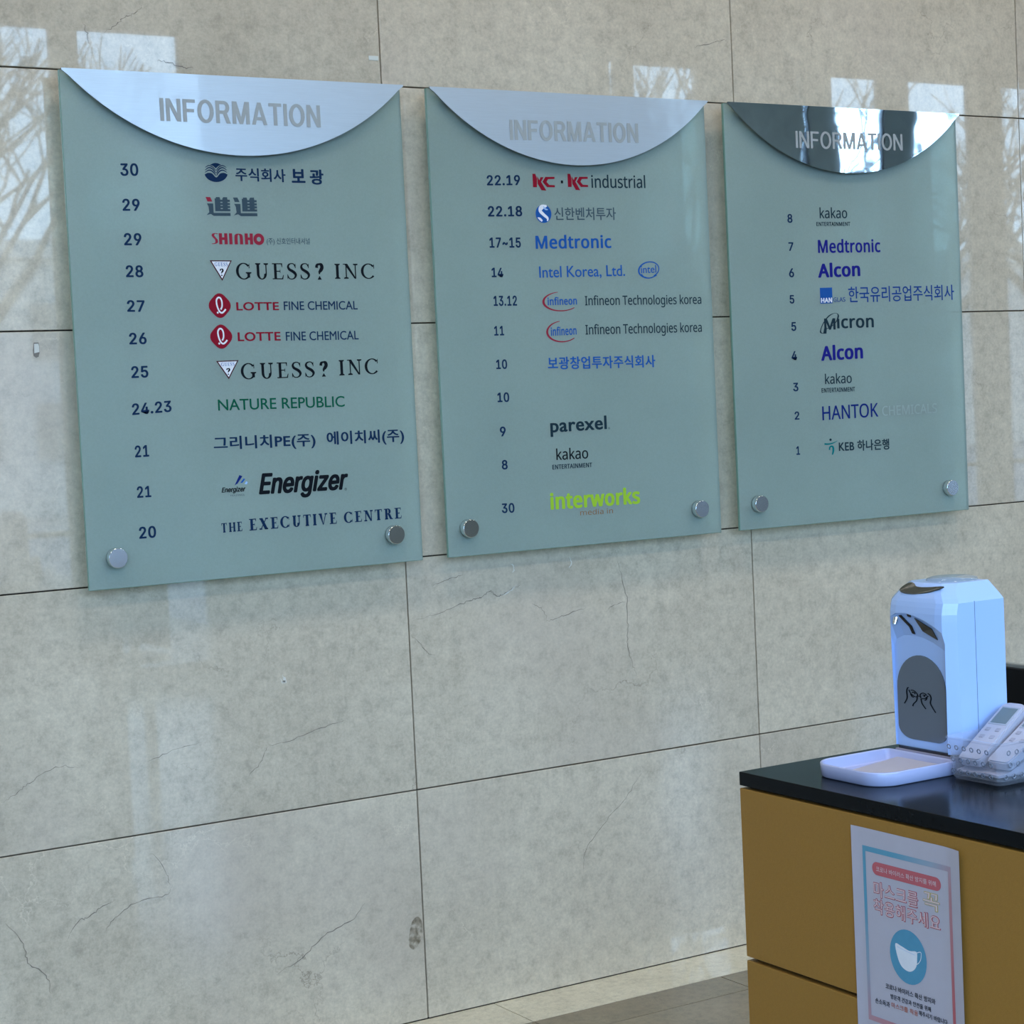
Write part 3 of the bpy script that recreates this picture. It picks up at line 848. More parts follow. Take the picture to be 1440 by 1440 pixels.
for i, (x, y) in enumerate(((-3.0, -1.6), (-0.6, -1.6), (1.8, -1.6), (4.2, -1.6), (-3.0, -4.4), (-0.6, -4.4), (1.8, -4.4), (4.2, -4.4), (6.6, -4.4))):
    t = empty('ceiling_light', (x, y, 4.44))
    tag(t, 'square recessed ceiling light in the lobby ceiling outside the frame', 'light', 'recessed ceiling lights')
    bm = bmesh.new()
    for (a, b, c, d) in ((-.32, -.29, -.32, .32), (.29, .32, -.32, .32), (-.29, .29, -.32, -.29), (-.29, .29, .29, .32)):
        bm_box(bm, x + a, x + b, y + c, y + d, 4.44, 4.4995)
    bm_obj('frame', bm, M['frame'], t)
    box('diffuser', x - .29, x + .29, y - .29, y + .29, 4.46, 4.4995, M['lamp_face'], t)

# ================================================================== THE THREE BOARDS
ROWS = [
    (1, '30', 'bold', -0.7288, -0.6846, 2.1505, 2.1514, 2.18, 'navy', 'floor_number'),
    (1, '29', 'bold', -0.7285, -0.686, 2.0703, 2.0708, 2.0983, 'navy', 'floor_number'),
    (1, '29', 'bold', -0.7295, -0.6865, 1.9907, 1.9908, 2.0191, 'navy', 'floor_number'),
    (1, '28', 'bold', -0.7294, -0.6866, 1.9167, 1.9165, 1.9447, 'navy', 'floor_number'),
    (1, '27', 'bold', -0.7314, -0.6879, 1.8369, 1.8362, 1.8641, 'navy', 'floor_number'),
    (1, '26', 'bold', -0.7308, -0.6879, 1.7607, 1.7608, 1.7882, 'navy', 'floor_number'),
    (1, '25', 'bold', -0.7304, -0.6884, 1.6825, 1.6828, 1.7106, 'navy', 'floor_number'),
    (1, '24.23', 'bold', -0.7338, -0.6358, 1.5965, 1.6007, 1.6236, 'navy', 'floor_number'),
    (1, '21', 'bold', -0.7328, -0.6978, 1.4979, 1.4984, 1.5256, 'navy', 'floor_number'),
    (1, '21', 'bold', -0.7333, -0.6983, 1.4034, 1.4033, 1.4304, 'navy', 'floor_number'),
    (1, '20', 'bold', -0.7339, -0.6917, 1.3072, 1.3074, 1.3355, 'navy', 'floor_number'),
    (1, '@bokwang', '', -0.5203, -0.4602, 2.1407, 2.1418, 2.1859, 'navy', 'tenant_name'),
    (1, '주식회사', 'bold', -0.4408, -0.3092, 2.1449, 2.1439, 2.1767, 'navy', 'tenant_name'),
    (1, '보', 'heavy', -0.2933, -0.2563, 2.1433, 2.1435, 2.1769, 'navy', 'tenant_name'),
    (1, '광', 'heavy', -0.2446, -0.2068, 2.14, 2.1398, 2.1771, 'navy', 'tenant_name'),
    (1, '@jin', '', -0.5204, -0.4588, 2.061, 2.0613, 2.1055, 'slate', 'tenant_name'),
    (1, '@jin', '', -0.4503, -0.3892, 2.0609, 2.0615, 2.1052, 'slate', 'tenant_name'),
    (1, '@shinho', '', -0.5119, -0.3746, 1.9924, 1.9921, 2.0216, 'crimson', 'tenant_name'),
    (1, '(주) 신호인터내셔널', 'semi', -0.3683, -0.2532, 1.9916, 1.9919, 2.0096, 'slate', 'tenant_name'),
    (1, '@guess', '', -0.5188, -0.4622, 1.9071, 1.9067, 1.9559, 'white', 'tenant_name'),
    (1, 'GUESS', 'serif', -0.4528, -0.2572, 1.9097, 1.9084, 1.9499, 'black', 'tenant_name'),
    (1, '?', 'serifbold', -0.2427, -0.2195, 1.9081, 1.908, 1.9489, 'black', 'tenant_name'),
    (1, 'INC', 'serif', -0.1897, -0.0801, 1.9092, 1.909, 1.9476, 'black', 'tenant_name'),
    (1, '@lotte', '', -0.5279, -0.4711, 1.8188, 1.8186, 1.8776, 'red', 'tenant_name'),
    (1, 'LOTTE', 'bold', -0.457, -0.3451, 1.8358, 1.8349, 1.8559, 'red', 'tenant_name'),
    (1, 'FINE CHEMICAL', 'semi', -0.3323, -0.1314, 1.8347, 1.8335, 1.8562, 'navy', 'tenant_name'),
    (1, '@lotte', '', -0.5285, -0.4716, 1.7452, 1.7455, 1.8031, 'red', 'tenant_name'),
    (1, 'LOTTE', 'bold', -0.4577, -0.3449, 1.7622, 1.7613, 1.7839, 'red', 'tenant_name'),
    (1, 'FINE CHEMICAL', 'semi', -0.3311, -0.1329, 1.7605, 1.7592, 1.7826, 'navy', 'tenant_name'),
    (1, '@guess', '', -0.5166, -0.4586, 1.6721, 1.6727, 1.7166, 'white', 'tenant_name'),
    (1, 'GUESS', 'serif', -0.4545, -0.2585, 1.6702, 1.6695, 1.7096, 'black', 'tenant_name'),
    (1, '?', 'serifbold', -0.2449, -0.222, 1.6704, 1.6704, 1.7088, 'black', 'tenant_name'),
    (1, 'INC', 'serif', -0.1917, -0.0836, 1.671, 1.6723, 1.7104, 'black', 'tenant_name'),
    (1, 'NATURE REPUBLIC', 'semi', -0.5181, -0.1811, 1.598, 1.5934, 1.6251, 'green', 'tenant_name'),
    (1, '그리니치PE(주)', 'bold', -0.5349, -0.2662, 1.4998, 1.4945, 1.5371, 'navy', 'tenant_name'),
    (1, '에이치씨(주)', 'bold', -0.2356, -0.019, 1.4964, 1.4943, 1.5349, 'navy', 'tenant_name'),
    (1, '@peak', '', -0.4866, -0.4521, 1.4178, 1.4183, 1.4417, 'navy', 'tenant_name'),
    (1, 'Energizer', 'italic', -0.5212, -0.4585, 1.399, 1.3984, 1.4148, 'black', 'tenant_name'),
    (1, 'HOLDINGS', 'reg', -0.4986, -0.4626, 1.3921, 1.3915, 1.3962, 'slate', 'tenant_name'),
    (1, 'Energizer', 'italic', -0.4247, -0.1819, 1.3777, 1.3752, 1.4439, 'black', 'tenant_name'),
    (1, '®', 'reg', -0.194, -0.1871, 1.3869, 1.3869, 1.3936, 'black', 'tenant_name'),
    (1, 'THE', 'serifbold', -0.5268, -0.4724, 1.3064, 1.307, 1.329, 'navy', 'tenant_name'),
    (1, 'EXECUTIVE', 'serifbold', -0.4543, -0.2193, 1.3058, 1.306, 1.3349, 'navy', 'tenant_name'),
    (1, 'CENTRE', 'serifbold', -0.1997, -0.0374, 1.3056, 1.3066, 1.3338, 'navy', 'tenant_name'),
    (2, '22.19', 'bold', 0.2599, 0.3614, 2.1469, 2.1495, 2.1735, 'navy', 'floor_number'),
    (2, '22.18', 'bold', 0.2589, 0.3633, 2.0669, 2.0687, 2.0942, 'navy', 'floor_number'),
    (2, '17~15', 'bold', 0.2591, 0.3546, 1.9867, 1.9873, 2.0134, 'navy', 'floor_number'),
    (2, '14', 'bold', 0.2612, 0.2967, 1.9113, 1.9111, 1.9358, 'navy', 'floor_number'),
    (2, '13.12', 'bold', 0.2632, 0.3345, 1.8368, 1.8366, 1.8634, 'navy', 'floor_number'),
    (2, '11', 'bold', 0.2607, 0.2909, 1.7604, 1.7605, 1.7852, 'navy', 'floor_number'),
    (2, '10', 'bold', 0.2619, 0.2954, 1.6734, 1.6733, 1.6984, 'navy', 'floor_number'),
    (2, '10', 'bold', 0.261, 0.297, 1.5877, 1.5872, 1.6131, 'navy', 'floor_number'),
    (2, '9', 'bold', 0.2637, 0.2816, 1.4989, 1.4986, 1.5244, 'navy', 'floor_number'),
    (2, '8', 'bold', 0.2645, 0.2825, 1.4124, 1.4123, 1.4374, 'navy', 'floor_number'),
    (2, '30', 'bold', 0.2582, 0.2971, 1.2992, 1.298, 1.325, 'navy', 'floor_number'),
    (2, '@kc', '', 0.4003, 0.4686, 2.1363, 2.1375, 2.18, 'red', 'tenant_name'),
    (2, '@dot', '', 0.488, 0.495, 2.1569, 2.157, 2.1643, 'black', 'tenant_name'),
    (2, '@kc', '', 0.5099, 0.5741, 2.139, 2.1401, 2.1824, 'red', 'tenant_name'),
    (2, 'industrial', 'semi', 0.5851, 0.7614, 2.1463, 2.1487, 2.1819, 'ink', 'tenant_name'),
    (2, '@shinhan', '', 0.4045, 0.4537, 2.0519, 2.0527, 2.0998, 'azure', 'tenant_name'),
    (2, '신한벤처투자', 'semi', 0.463, 0.66, 2.0597, 2.0621, 2.0933, 'slate', 'tenant_name'),
    (2, 'Medtronic', 'bold', 0.4001, 0.6409, 1.984, 1.9867, 2.0206, 'azure', 'tenant_name'),
    (2, 'Intel Korea, Ltd.', 'semi', 0.4072, 0.6815, 1.9039, 1.9073, 1.9387, 'azure', 'tenant_name'),
    (2, '@intel', '', 0.7242, 0.7972, 1.9025, 1.9049, 1.9523, 'azure', 'tenant_name'),
    (2, '@infineon', '', 0.414, 0.531, 1.8187, 1.82, 1.8728, 'azure', 'tenant_name'),
    (2, 'Infineon Technologies korea', 'semi', 0.5473, 0.9344, 1.8266, 1.8256, 1.8613, 'ink', 'tenant_name'),
    (2, '@infineon', '', 0.4217, 0.5243, 1.7364, 1.7388, 1.7958, 'azure', 'tenant_name'),
    (2, 'Infineon Technologies korea', 'semi', 0.5449, 0.9321, 1.7487, 1.7481, 1.7846, 'ink', 'tenant_name'),
    (2, '보광창업투자주식회사', 'bold', 0.4208, 0.7692, 1.6672, 1.6636, 1.7009, 'azure', 'tenant_name'),
    (2, 'parexel', 'bold', 0.4194, 0.6001, 1.4899, 1.4909, 1.5384, 'ink', 'tenant_name'),
    (2, '®', 'reg', 0.6039, 0.6102, 1.5012, 1.5013, 1.5073, 'ink', 'tenant_name'),
    (2, 'kakao', 'semi', 0.4343, 0.5357, 1.4278, 1.4268, 1.459, 'black', 'tenant_name'),
    (2, 'ENTERTAINMENT', 'bold', 0.4203, 0.5468, 1.4041, 1.4033, 1.4163, 'ink', 'tenant_name'),
    (2, 'interworks', 'heavy', 0.4088, 0.6989, 1.2973, 1.2946, 1.344, 'lime', 'tenant_name'),
    (2, 'media in', 'reg', 0.5018, 0.6075, 1.2765, 1.2752, 1.2915, 'orange', 'tenant_name'),
    (3, '8', 'bold', 1.2522, 1.2707, 2.0596, 2.0598, 2.0848, 'navy', 'floor_number'),
    (3, '7', 'bold', 1.2521, 1.2703, 1.9802, 1.9802, 2.0048, 'navy', 'floor_number'),
    (3, '6', 'bold', 1.2501, 1.2691, 1.9051, 1.905, 1.9308, 'navy', 'floor_number'),
    (3, '5', 'bold', 1.2486, 1.2661, 1.8304, 1.8302, 1.855, 'navy', 'floor_number'),
    (3, '5', 'bold', 1.2509, 1.2693, 1.752, 1.7525, 1.7777, 'navy', 'floor_number'),
    (3, '4', 'bold', 1.2478, 1.2677, 1.6692, 1.6693, 1.6951, 'navy', 'floor_number'),
    (3, '3', 'bold', 1.2488, 1.2684, 1.5799, 1.58, 1.6046, 'navy', 'floor_number'),
    (3, '2', 'bold', 1.2502, 1.268, 1.4991, 1.4989, 1.5226, 'navy', 'floor_number'),
    (3, '1', 'bold', 1.2514, 1.2653, 1.3984, 1.398, 1.423, 'navy', 'floor_number'),
    (3, 'kakao', 'semi', 1.3721, 1.4763, 2.0733, 2.0747, 2.1052, 'ink', 'tenant_name'),
    (3, 'ENTERTAINMENT', 'bold', 1.3587, 1.4866, 2.0514, 2.0528, 2.063, 'ink', 'tenant_name'),
    (3, 'Medtronic', 'bold', 1.3612, 1.5997, 1.9738, 1.9764, 2.0139, 'indigo', 'tenant_name'),
    (3, 'Alcon', 'heavy', 1.3576, 1.5182, 1.9027, 1.9069, 1.9453, 'indigo', 'tenant_name'),
    (3, '@hanglas', '', 1.3622, 1.4566, 1.8289, 1.8302, 1.8743, 'azure', 'tenant_name'),
    (3, '한국유리공업주식회사', 'semi', 1.4691, 1.8886, 1.8304, 1.8337, 1.8764, 'blue3', 'tenant_name'),
    (3, '@micron', '', 1.3559, 1.5632, 1.7411, 1.742, 1.8016, 'ink', 'tenant_name'),
    (3, 'Alcon', 'heavy', 1.3571, 1.517, 1.6637, 1.6665, 1.7087, 'indigo', 'tenant_name'),
    (3, 'kakao', 'semi', 1.3685, 1.47, 1.5965, 1.5967, 1.627, 'ink', 'tenant_name'),
    (3, 'ENTERTAINMENT', 'bold', 1.3542, 1.4814, 1.5726, 1.5723, 1.5855, 'ink', 'tenant_name'),
    (3, 'HANTOK', 'semi', 1.3533, 1.5677, 1.4923, 1.4942, 1.5337, 'blue2', 'tenant_name'),
    (3, 'CHEMICALS', 'semi', 1.5831, 1.8019, 1.4958, 1.4956, 1.5249, 'pale', 'tenant_name'),
    (3, '@hana', '', 1.3572, 1.4072, 1.3921, 1.3915, 1.4396, 'teal', 'tenant_name'),
    (3, 'KEB 하나은행', 'bold', 1.411, 1.6061, 1.3986, 1.3957, 1.4306, 'ink', 'tenant_name'),
    (11, 'INFORMATION', 'heavy', -0.6298, -0.2166, 2.2771, 2.2754, 2.3325, 'title', 'title_lettering'),
    (12, 'INFORMATION', 'heavy', 0.3255, 0.7319, 2.2623, 2.272, 2.3162, 'title', 'title_lettering'),
    (13, 'INFORMATION', 'bold', 1.2778, 1.6856, 2.2685, 2.2746, 2.3184, 'title', 'title_lettering'),
]
BOARDS = [
    (1, -0.862, 0.018, 'satin', 'left frosted glass information board listing floors 30 down to 20 on the stone wall', -0.795, -0.065, -0.004),
    (2, 0.093, 0.972, 'satin', 'middle frosted glass information board with lime green lettering in its bottom row', 0.152, 0.893, 0.0),
    (3, 1.038, 1.920, 'mirror', 'right frosted glass information board with mirror polished crown, listing floors 8 to 1', 1.103, 1.836, 0.0035),
]
ZB0, ZB1 = 1.196, 2.389
for (bn, bx0, bx1, crown, label, kx0, kx1, yaw) in BOARDS:
    cx = (bx0 + bx1) / 2
    t = empty('information_board', (cx, -0.055, ZB0))
    tag(t, label, 'sign', 'glass information boards')
    # pane with ground edges
    bm = bmesh.new()
    bm_box(bm, bx0, bx1, -0.060, -0.050, ZB0, ZB1, 0.0012, 1)
    bmesh.ops.recalc_face_normals(bm, faces=bm.faces)
    for f in bm.faces: f.material_index = 0 if abs(f.normal.y) > 0.9 else 1
    bm_obj('glass_panel', bm, [M['glass'], M['glass_edge']], t)
    # crown: lens-shaped metal plate hanging proud of the glass along its top edge
    sag = 0.187
    cw = (bx1 - bx0) / 2 - 0.001
    R_ = (cw * cw + sag * sag) / (2 * sag)
    ztop = ZB1 + 0.001
    arc = []
    amax = math.asin(cw / R_)
    for k in range(49):
        a = -amax + 2 * amax * k / 48
        arc.append((cx + R_ * sin(a), ztop - sag + R_ * (1 - cos(a))))
    arc[0] = (cx - cw, ztop - 0.004); arc[-1] = (cx + cw, ztop - 0.004)
    out = arc + [(cx + cw, ztop), (cx - cw, ztop)]
    def bow(x):       # the plate is not dead flat; the polished one bows a little
        return 0.0 if crown == 'satin' else 0.0016 * cos((x - cx) / cw * pi / 2)
    yf, yb = -0.078, -0.074
    bm = bmesh.new()
    bm_prism(bm, [(x, yf + yaw * (x - cx) / cw * 0.5, z) for x, z in out], (0, yb - yf, 0))
    bmesh.ops.recalc_face_normals(bm, faces=bm.faces)
    for f in bm.faces: f.material_index = 0 if abs(f.normal.y) > 0.9 else 1
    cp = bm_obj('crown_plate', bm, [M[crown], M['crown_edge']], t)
    # two hidden spacers hold it off the glass
    for s in (-0.22, 0.22):
        bm = bmesh.new()
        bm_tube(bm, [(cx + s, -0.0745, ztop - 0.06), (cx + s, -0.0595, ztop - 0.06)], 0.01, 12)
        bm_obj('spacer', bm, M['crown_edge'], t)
    # top clamp rail behind the crown, between glass and wall
    for s in (-0.36, 0.36):
        bm = bmesh.new()
        bm_tube(bm, [(cx + s, -0.0505, ztop - 0.035), (cx + s, 0.002, ztop - 0.035)], 0.010, 14)
        bm_obj('wall_mount', bm, M['crown_edge'], t)
    for kx, kl in ((kx0, 'L'), (kx1, 'R')):
        kz = 1.268
        bm = bmesh.new()
        r = 0.0235
        prof = [(-0.0602, r * 0.93), (-0.0612, r), (-0.0795, r), (-0.0812, r * 0.95)]
        rings = []
        for (yy_, rr_) in prof:
            rings.append([bm.verts.new((kx + rr_ * cos(2 * pi * q / 40), yy_, kz + rr_ * sin(2 * pi * q / 40))) for q in range(40)])
        for A, B in zip(rings, rings[1:]):
            for q in range(40):
                f = bm.faces.new((A[q], A[(q + 1) % 40], B[(q + 1) % 40], B[q])); f.material_index = 1; f.smooth = True
        bm.faces.new(rings[-1]).material_index = 0
        bm.faces.new(list(reversed(rings[0]))).material_index = 1
        kn = bm_obj('standoff_cap', bm, [M['knob'], M['knob_side']], t)
        bm = bmesh.new()
        bm_tube(bm, [(kx, -0.0495, kz), (kx, 0.002, kz)], 0.012, 20)
        bm_obj('standoff_post', bm, M['knob_side'], kn)
    nj = 0
    for (pn, txt, sty, x0, x1, zb0, zb1, zt, col, name) in ROWS:
        if pn % 10 != bn: continue
        y = -0.06025 if pn < 10 else yf + yaw * ((x0 + x1) / 2 - cx) / cw * 0.5 - 0.0004
        h = zt - zb0
        if txt.startswith('@'):
            shs = logo(txt, col, nj)
            if txt == '@jin': nj += 1
            nm = 'tenant_logo' if txt != '@dot' else 'separator_dot'
            if txt not in ('@micron', '@bokwang'): shs = shs
        elif txt == 'INFORMATION':
            shs = fit(grotesque(txt, 0.175 if bn < 3 else 0.15, col), 0, 0, 1, 1); nm = name
        elif sty.startswith('serif'):
            shs = fit(serif_shape(txt, sty == 'serifbold', col), 0, 0, 1, 1); nm = name
        else:
            shs = fit([text_shape(txt, sty, col)], 0, 0, 1, 1); nm = name
        dz = max(-0.004, min(0.004, zb1 - zb0)) if bn < 10 else 0
        def place(u, v, x0=x0, x1=x1, zb0=zb0, dz=dz, h=h, y=y, pn=pn):
            yy_ = y
            if pn >= 10: yy_ = yf + yaw * (x0 + u * (x1 - x0) - cx) / cw * 0.5 - 0.0006
            return (x0 + u * (x1 - x0), yy_, zb0 + dz * u + v * h)
        print_mesh(nm, shs, place, cp if pn >= 10 else t, (0, -1, 0))

# ================================================================== RECEPTION DESK
M['slab'] = noisy(mat('black_polished_slab', rough=0.16, spec=0.10), (0.0035, 0.005, 0.007), 0.1, 90)
M['mustard'] = noisy(mat('mustard_laminate', rough=0.5, spec=0.3), (0.33, 0.165, 0.032), 0.05, 180, 0.15, 500)
M['desk_core'] = mat('dark_desk_core', (0.012, 0.006, 0.006), 0.7)
XD = -0.595
DY0, DY1 = -3.75, -2.1205
HD = 1.02
desk = empty('reception_desk', (XD + 0.3, (DY0 + DY1) / 2, 0))
tag(desk, 'mustard orange reception desk with a black top slab, at lower right', 'desk')
box('top_slab', XD, 0.0, DY0, DY1, 0.9995, HD, M['slab'], desk, 0.0012, 2)
box('desk_core', XD + 0.012, -0.012, DY0 + 0.012, DY1 - 0.010, 0.0, 0.9995, M['desk_core'], desk)
box('upper_panel', XD, XD + 0.018, DY0, DY1 - 0.0005, 0.7425, 0.9955, M['mustard'], desk, 0.0012, 2)
box('lower_panel', XD, XD + 0.018, DY0, DY1 - 0.0005, 0.05, 0.7365, M['mustard'], desk, 0.0012, 2)
box('end_panel', XD + 0.018, 0.0, DY1 - 0.0105, DY1 - 0.0005, 0.05, 0.9955, M['mustard'], desk, 0.001, 1)
box('end_panel', XD + 0.018, 0.0, DY0, DY0 + 0.012, 0.05, 0.9955, M['mustard'], desk, 0.001, 1)
box('worktop', 0.001, 0.72, DY0, -1.95, 0.70, 0.74, M['slab'], desk, 0.0015, 2)
box('worktop_leg', 0.66, 0.70, DY0 + .02, DY0 + .06, 0.0, 0.70, M['desk_core'], desk)
box('worktop_leg', 0.66, 0.70, -2.02, -1.98, 0.0, 0.70, M['desk_core'], desk)

# --- the poster taped to the desk (its right edge lifts a little)
M['paper'] = noisy(mat('white_poster_paper', rough=0.6, spec=0.3), (0.48, 0.45, 0.52), 0.02, 30)
PX = XD - 0.0004
PY0, PZ1, PW, PH = -2.3677, 0.9802, 0.2108, 0.297
def lift(u):                                   # u 0..1 across the sheet
    return 0.0006 + 0.0050 * max(0.0, (u - 0.80) / 0.20) ** 2 + 0.0010 * max(0.0, (0.08 - u) / 0.08)
def pp(u, v):                                  # u from left, v from top, in metres
    return (PX - lift(u / PW), PY0 - u, PZ1 - v)
NU, NV = 30, 12
vs, fs = [], []
for j in range(NV + 1):
    for i in range(NU + 1):
        vs.append(pp(PW * i / NU, PH * j / NV))
n = len(vs)
vs += [(x + 0.00025, y, z) for x, y, z in vs]
for j in range(NV):
    for i in range(NU):
        a = j * (NU + 1) + i
        fs.append((a, a + 1, a + NU + 2, a + NU + 1)); fs.append((n + a + NU + 1, n + a + NU + 2, n + a + 1, n + a))
for i in range(NU):
    fs.append((i + 1, i, n + i, n + i + 1)); a = NV * (NU + 1) + i; fs.append((a, a + 1, n + a + 1, n + a))
for j in range(NV):
    a = j * (NU + 1); fs.append((a, a + NU + 1, n + a + NU + 1, n + a)); b_ = a + NU; fs.append((b_ + NU + 1, b_, n + b_, n + b_ + NU + 1))
me = bpy.data.meshes.new('sheet'); me.from_pydata(vs, [], fs); me.update()
poster = empty('mask_notice_poster', (PX, PY0 - PW / 2, PZ1 - PH))
tag(poster, 'white mask-wearing notice with blue circle taped to the mustard desk side', 'poster')
link('sheet', me, M['paper'], poster)
def P2(u, v):
    x, y, z = pp(u, v)
    return (x - 0.0003, y, z)
def gradient_print():
    mt = mat('print_blue_to_red_border', rough=0.5, spec=0.3)
    g = G(mt)
    geo = g.n('NewGeometry')
    s = g.n('SeparateXYZ'); g.l(geo.outputs['Position'], s.inputs[0])
    a = g.math('MULTIPLY', g.math('SUBTRACT', PY0, s.outputs['Y']), 1 / 0.21)
    b = g.math('MULTIPLY', g.math('SUBTRACT', PZ1, s.outputs['Z']), 1 / 0.27)
    f = g.math('MULTIPLY', g.math('ADD', a, b), 0.5)
    g.l(g.ramp(f, [(0.25, (0.11, 0.32, 0.46)), (0.42, (0.30, 0.36, 0.46)), (0.55, (0.46, 0.26, 0.30)), (0.85, (0.50, 0.13, 0.15))]), g.b.inputs['Base Color'])
    return mt
M['ink_border'] = gradient_print()
yz = lambda y, z: (PY0 - y, PZ1 - z)
fa, fb, fc, fd = 0.0215, 0.0245, 0.1920, 0.2665        # printed frame, metres from the sheet's top left
t_ = 0.0058
def strip(u0, v0, u1, v1, col, layer=0, n=24):
    vs, fs = [], []
    for i in range(n + 1):
        u = u0 + (u1 - u0) * i / n
        vs += [(u, v0), (u, v1)]
        if i: fs.append((2 * i - 2, 2 * i - 1, 2 * i + 1, 2 * i))
    return (vs, fs, col, layer)
print_mesh('printed_border', [strip(fa, fb, fc, fb + t_ * 1.25, 'border'), strip(fa, fd - t_ * 1.25, fc, fd, 'border'),
                              strip(fa, fb + t_ * 1.25, fa + t_, fd - t_ * 1.25, 'border', 0, 3), strip(fc - t_, fb + t_ * 1.25, fc, fd - t_ * 1.25, 'border', 0, 4)],
           P2, poster, (-1, 0, 0))
def pbox(shs, q):
    """q = (u0, v_top, u1, v_bottom); v grows downwards"""
    u0, va, u1, vb = q
    return [([(u0 + v[0] * (u1 - u0), vb + (va - vb) * v[1], *v[2:]) for v in s[0]], s[1], s[2], s[3]) for s in fit(shs, 0, 0, 1, 1)]
U = lambda y: PY0 - y
V = lambda z: PZ1 - z
cap = []
for i in range(13):
    a = radians(90 + 180 * i / 12); cap.append((0.0094 * cos(a), 0.0090 * sin(a)))
b0, b1, bz = U(-2.4079) + 0.0094, U(-2.5396) - 0.0094, V(0.9278)
ban = [(b0 + a, bz - c) for a, c in cap] + [(b1 - a, bz + c) for a, c in cap]
print_mesh('printed_banner', [poly(ban, 'pink', 1)] + pbox([text_shape('코로나 바이러스 확산 방지를 위해', 'semi', 'pinkpale', 3)], (U(-2.416), bz - 0.0036, U(-2.5308), bz + 0.0036)), P2, poster, (-1, 0, 0))
def outlined(txt, q, edge, fill):
    u0, va, u1, vb = q
    a = pbox([text_shape(txt, 'heavy', edge, 1)], (u0 - 0.0006, va - 0.0006, u1 + 0.0006, vb + 0.0006))
    b = pbox([text_shape(txt, 'reg', fill, 3)], (u0 + 0.0004, va + 0.0002, u1 - 0.0004, vb - 0.0006))
    return a + b
print_mesh('printed_title', outlined('마스크를', (U(-2.4095), V(0.910), U(-2.4956), V(0.8885)), 'pink', 'pinkpale') +
           outlined('꼭', (U(-2.5055), V(0.914), U(-2.5358), V(0.891)), 'yellow', 'pinkpale') +
           outlined('착용해주세요', (U(-2.4083), V(0.886), U(-2.5362), V(0.8655)), 'pink', 'pinkpale'), P2, poster, (-1, 0, 0))
circ = [ell(U(-2.4725), V(0.8183), 0.0352, 0.0368, 'bandblue', 1)]
mk = smooth_pts([(U(-2.4487), V(0.8318)), (U(-2.460), V(0.8308)), (U(-2.475), V(0.8275)), (U(-2.4890), V(0.8290)), (U(-2.4900), V(0.8200)), (U(-2.4880), V(0.8090)), (U(-2.4800), V(0.8010)), (U(-2.4700), V(0.7990)), (U(-2.4590), V(0.8035)), (U(-2.4520), V(0.8150))], 4, True)
circ.append(poly(mk, 'white', 2))
circ.append(pen([(U(-2.489), V(0.8275)), (U(-2.4975), V(0.8300)), (U(-2.4972), V(0.8215)), (U(-2.493), V(0.8150)), (U(-2.488), V(0.8115))], 0.0010, 'white', 2))
circ.append(pen([(U(-2.452), V(0.8285)), (U(-2.465), V(0.8265)), (U(-2.486), V(0.8240))], 0.0004, 'sky', 3))
print_mesh('printed_mask_symbol', circ, P2, poster, (-1, 0, 0))
print_mesh('printed_message', pbox([text_shape('코로나 바이러스 확산 방지와', 'bold', 'grey', 1)], (U(-2.426), V(0.7730), U(-2.5216), V(0.7652))) +
           pbox([text_shape('방문객 건강과 안전을 위해', 'bold', 'grey', 1)], (U(-2.4353), V(0.7602), U(-2.5127), V(0.7532))) +
           pbox([text_shape('손소독과', 'bold', 'grey', 1)], (U(-2.4043), V(0.7480), U(-2.4332), V(0.7400))) +
           pbox([text_shape('마스크를 착용', 'bold', 'rose', 1)], (U(-2.4365), V(0.7490), U(-2.4880), V(0.7415))) +
           pbox([text_shape('해주시기 바랍니다', 'bold', 'grey', 1)], (U(-2.4894), V(0.7505), U(-2.5430), V(0.7435))), P2, poster, (-1, 0, 0))

# ================================================================== HAND SANITISER DISPENSER
M['plastic'] = mat('glossy_white_plastic_skylit', (0.38, 0.53, 0.86), 0.16, spec=0.5)  # white plastic; the blue of the skylight is put into its colour
M['plastic_in'] = mat('satin_white_plastic_shaded', (0.30, 0.285, 0.38), 0.35, spec=0.4)  # white plastic again, with the recess's dim lilac shade put into its colour
M['tray'] = mat('white_tray_plastic', (0.42, 0.45, 0.68), 0.2, spec=0.5)
M['window_grey'] = mat('smoked_grey_window', (0.115, 0.135, 0.165), 0.12, spec=0.5)
M['dark'] = mat('black_gloss_plastic', (0.008, 0.009, 0.012), 0.12)
M['olive'] = mat('smoked_lid', (0.055, 0.055, 0.042), 0.15, spec=0.6)
M['seam'] = mat('seam_shadow_grey', (0.12, 0.17, 0.28), 0.5)
M['lidclear'] = clear('smoky_clear_lid', (0.80, 0.86, 0.90), 0.5, 0.05, 0.30, (0.45, 0.52, 0.58))
XF, YC, HW, DEP = -0.392, -2.291, 0.0665, 0.1105
Z0, ZT = 1.046, 1.2905
disp = empty('sanitiser_dispenser', (XF + DEP / 2, YC, HD))
tag(disp, 'white touchless hand sanitiser dispenser with drip tray standing on the black desk top', 'dispenser')
def front_back(z):
    q = min(1.0, max(0.0, (z - 1.238) / (ZT + 0.004 - 1.238)))
    return 0.040 * (1 - math.sqrt(1 - q * q)) - 0.004 * (z - Z0) / (ZT - Z0)
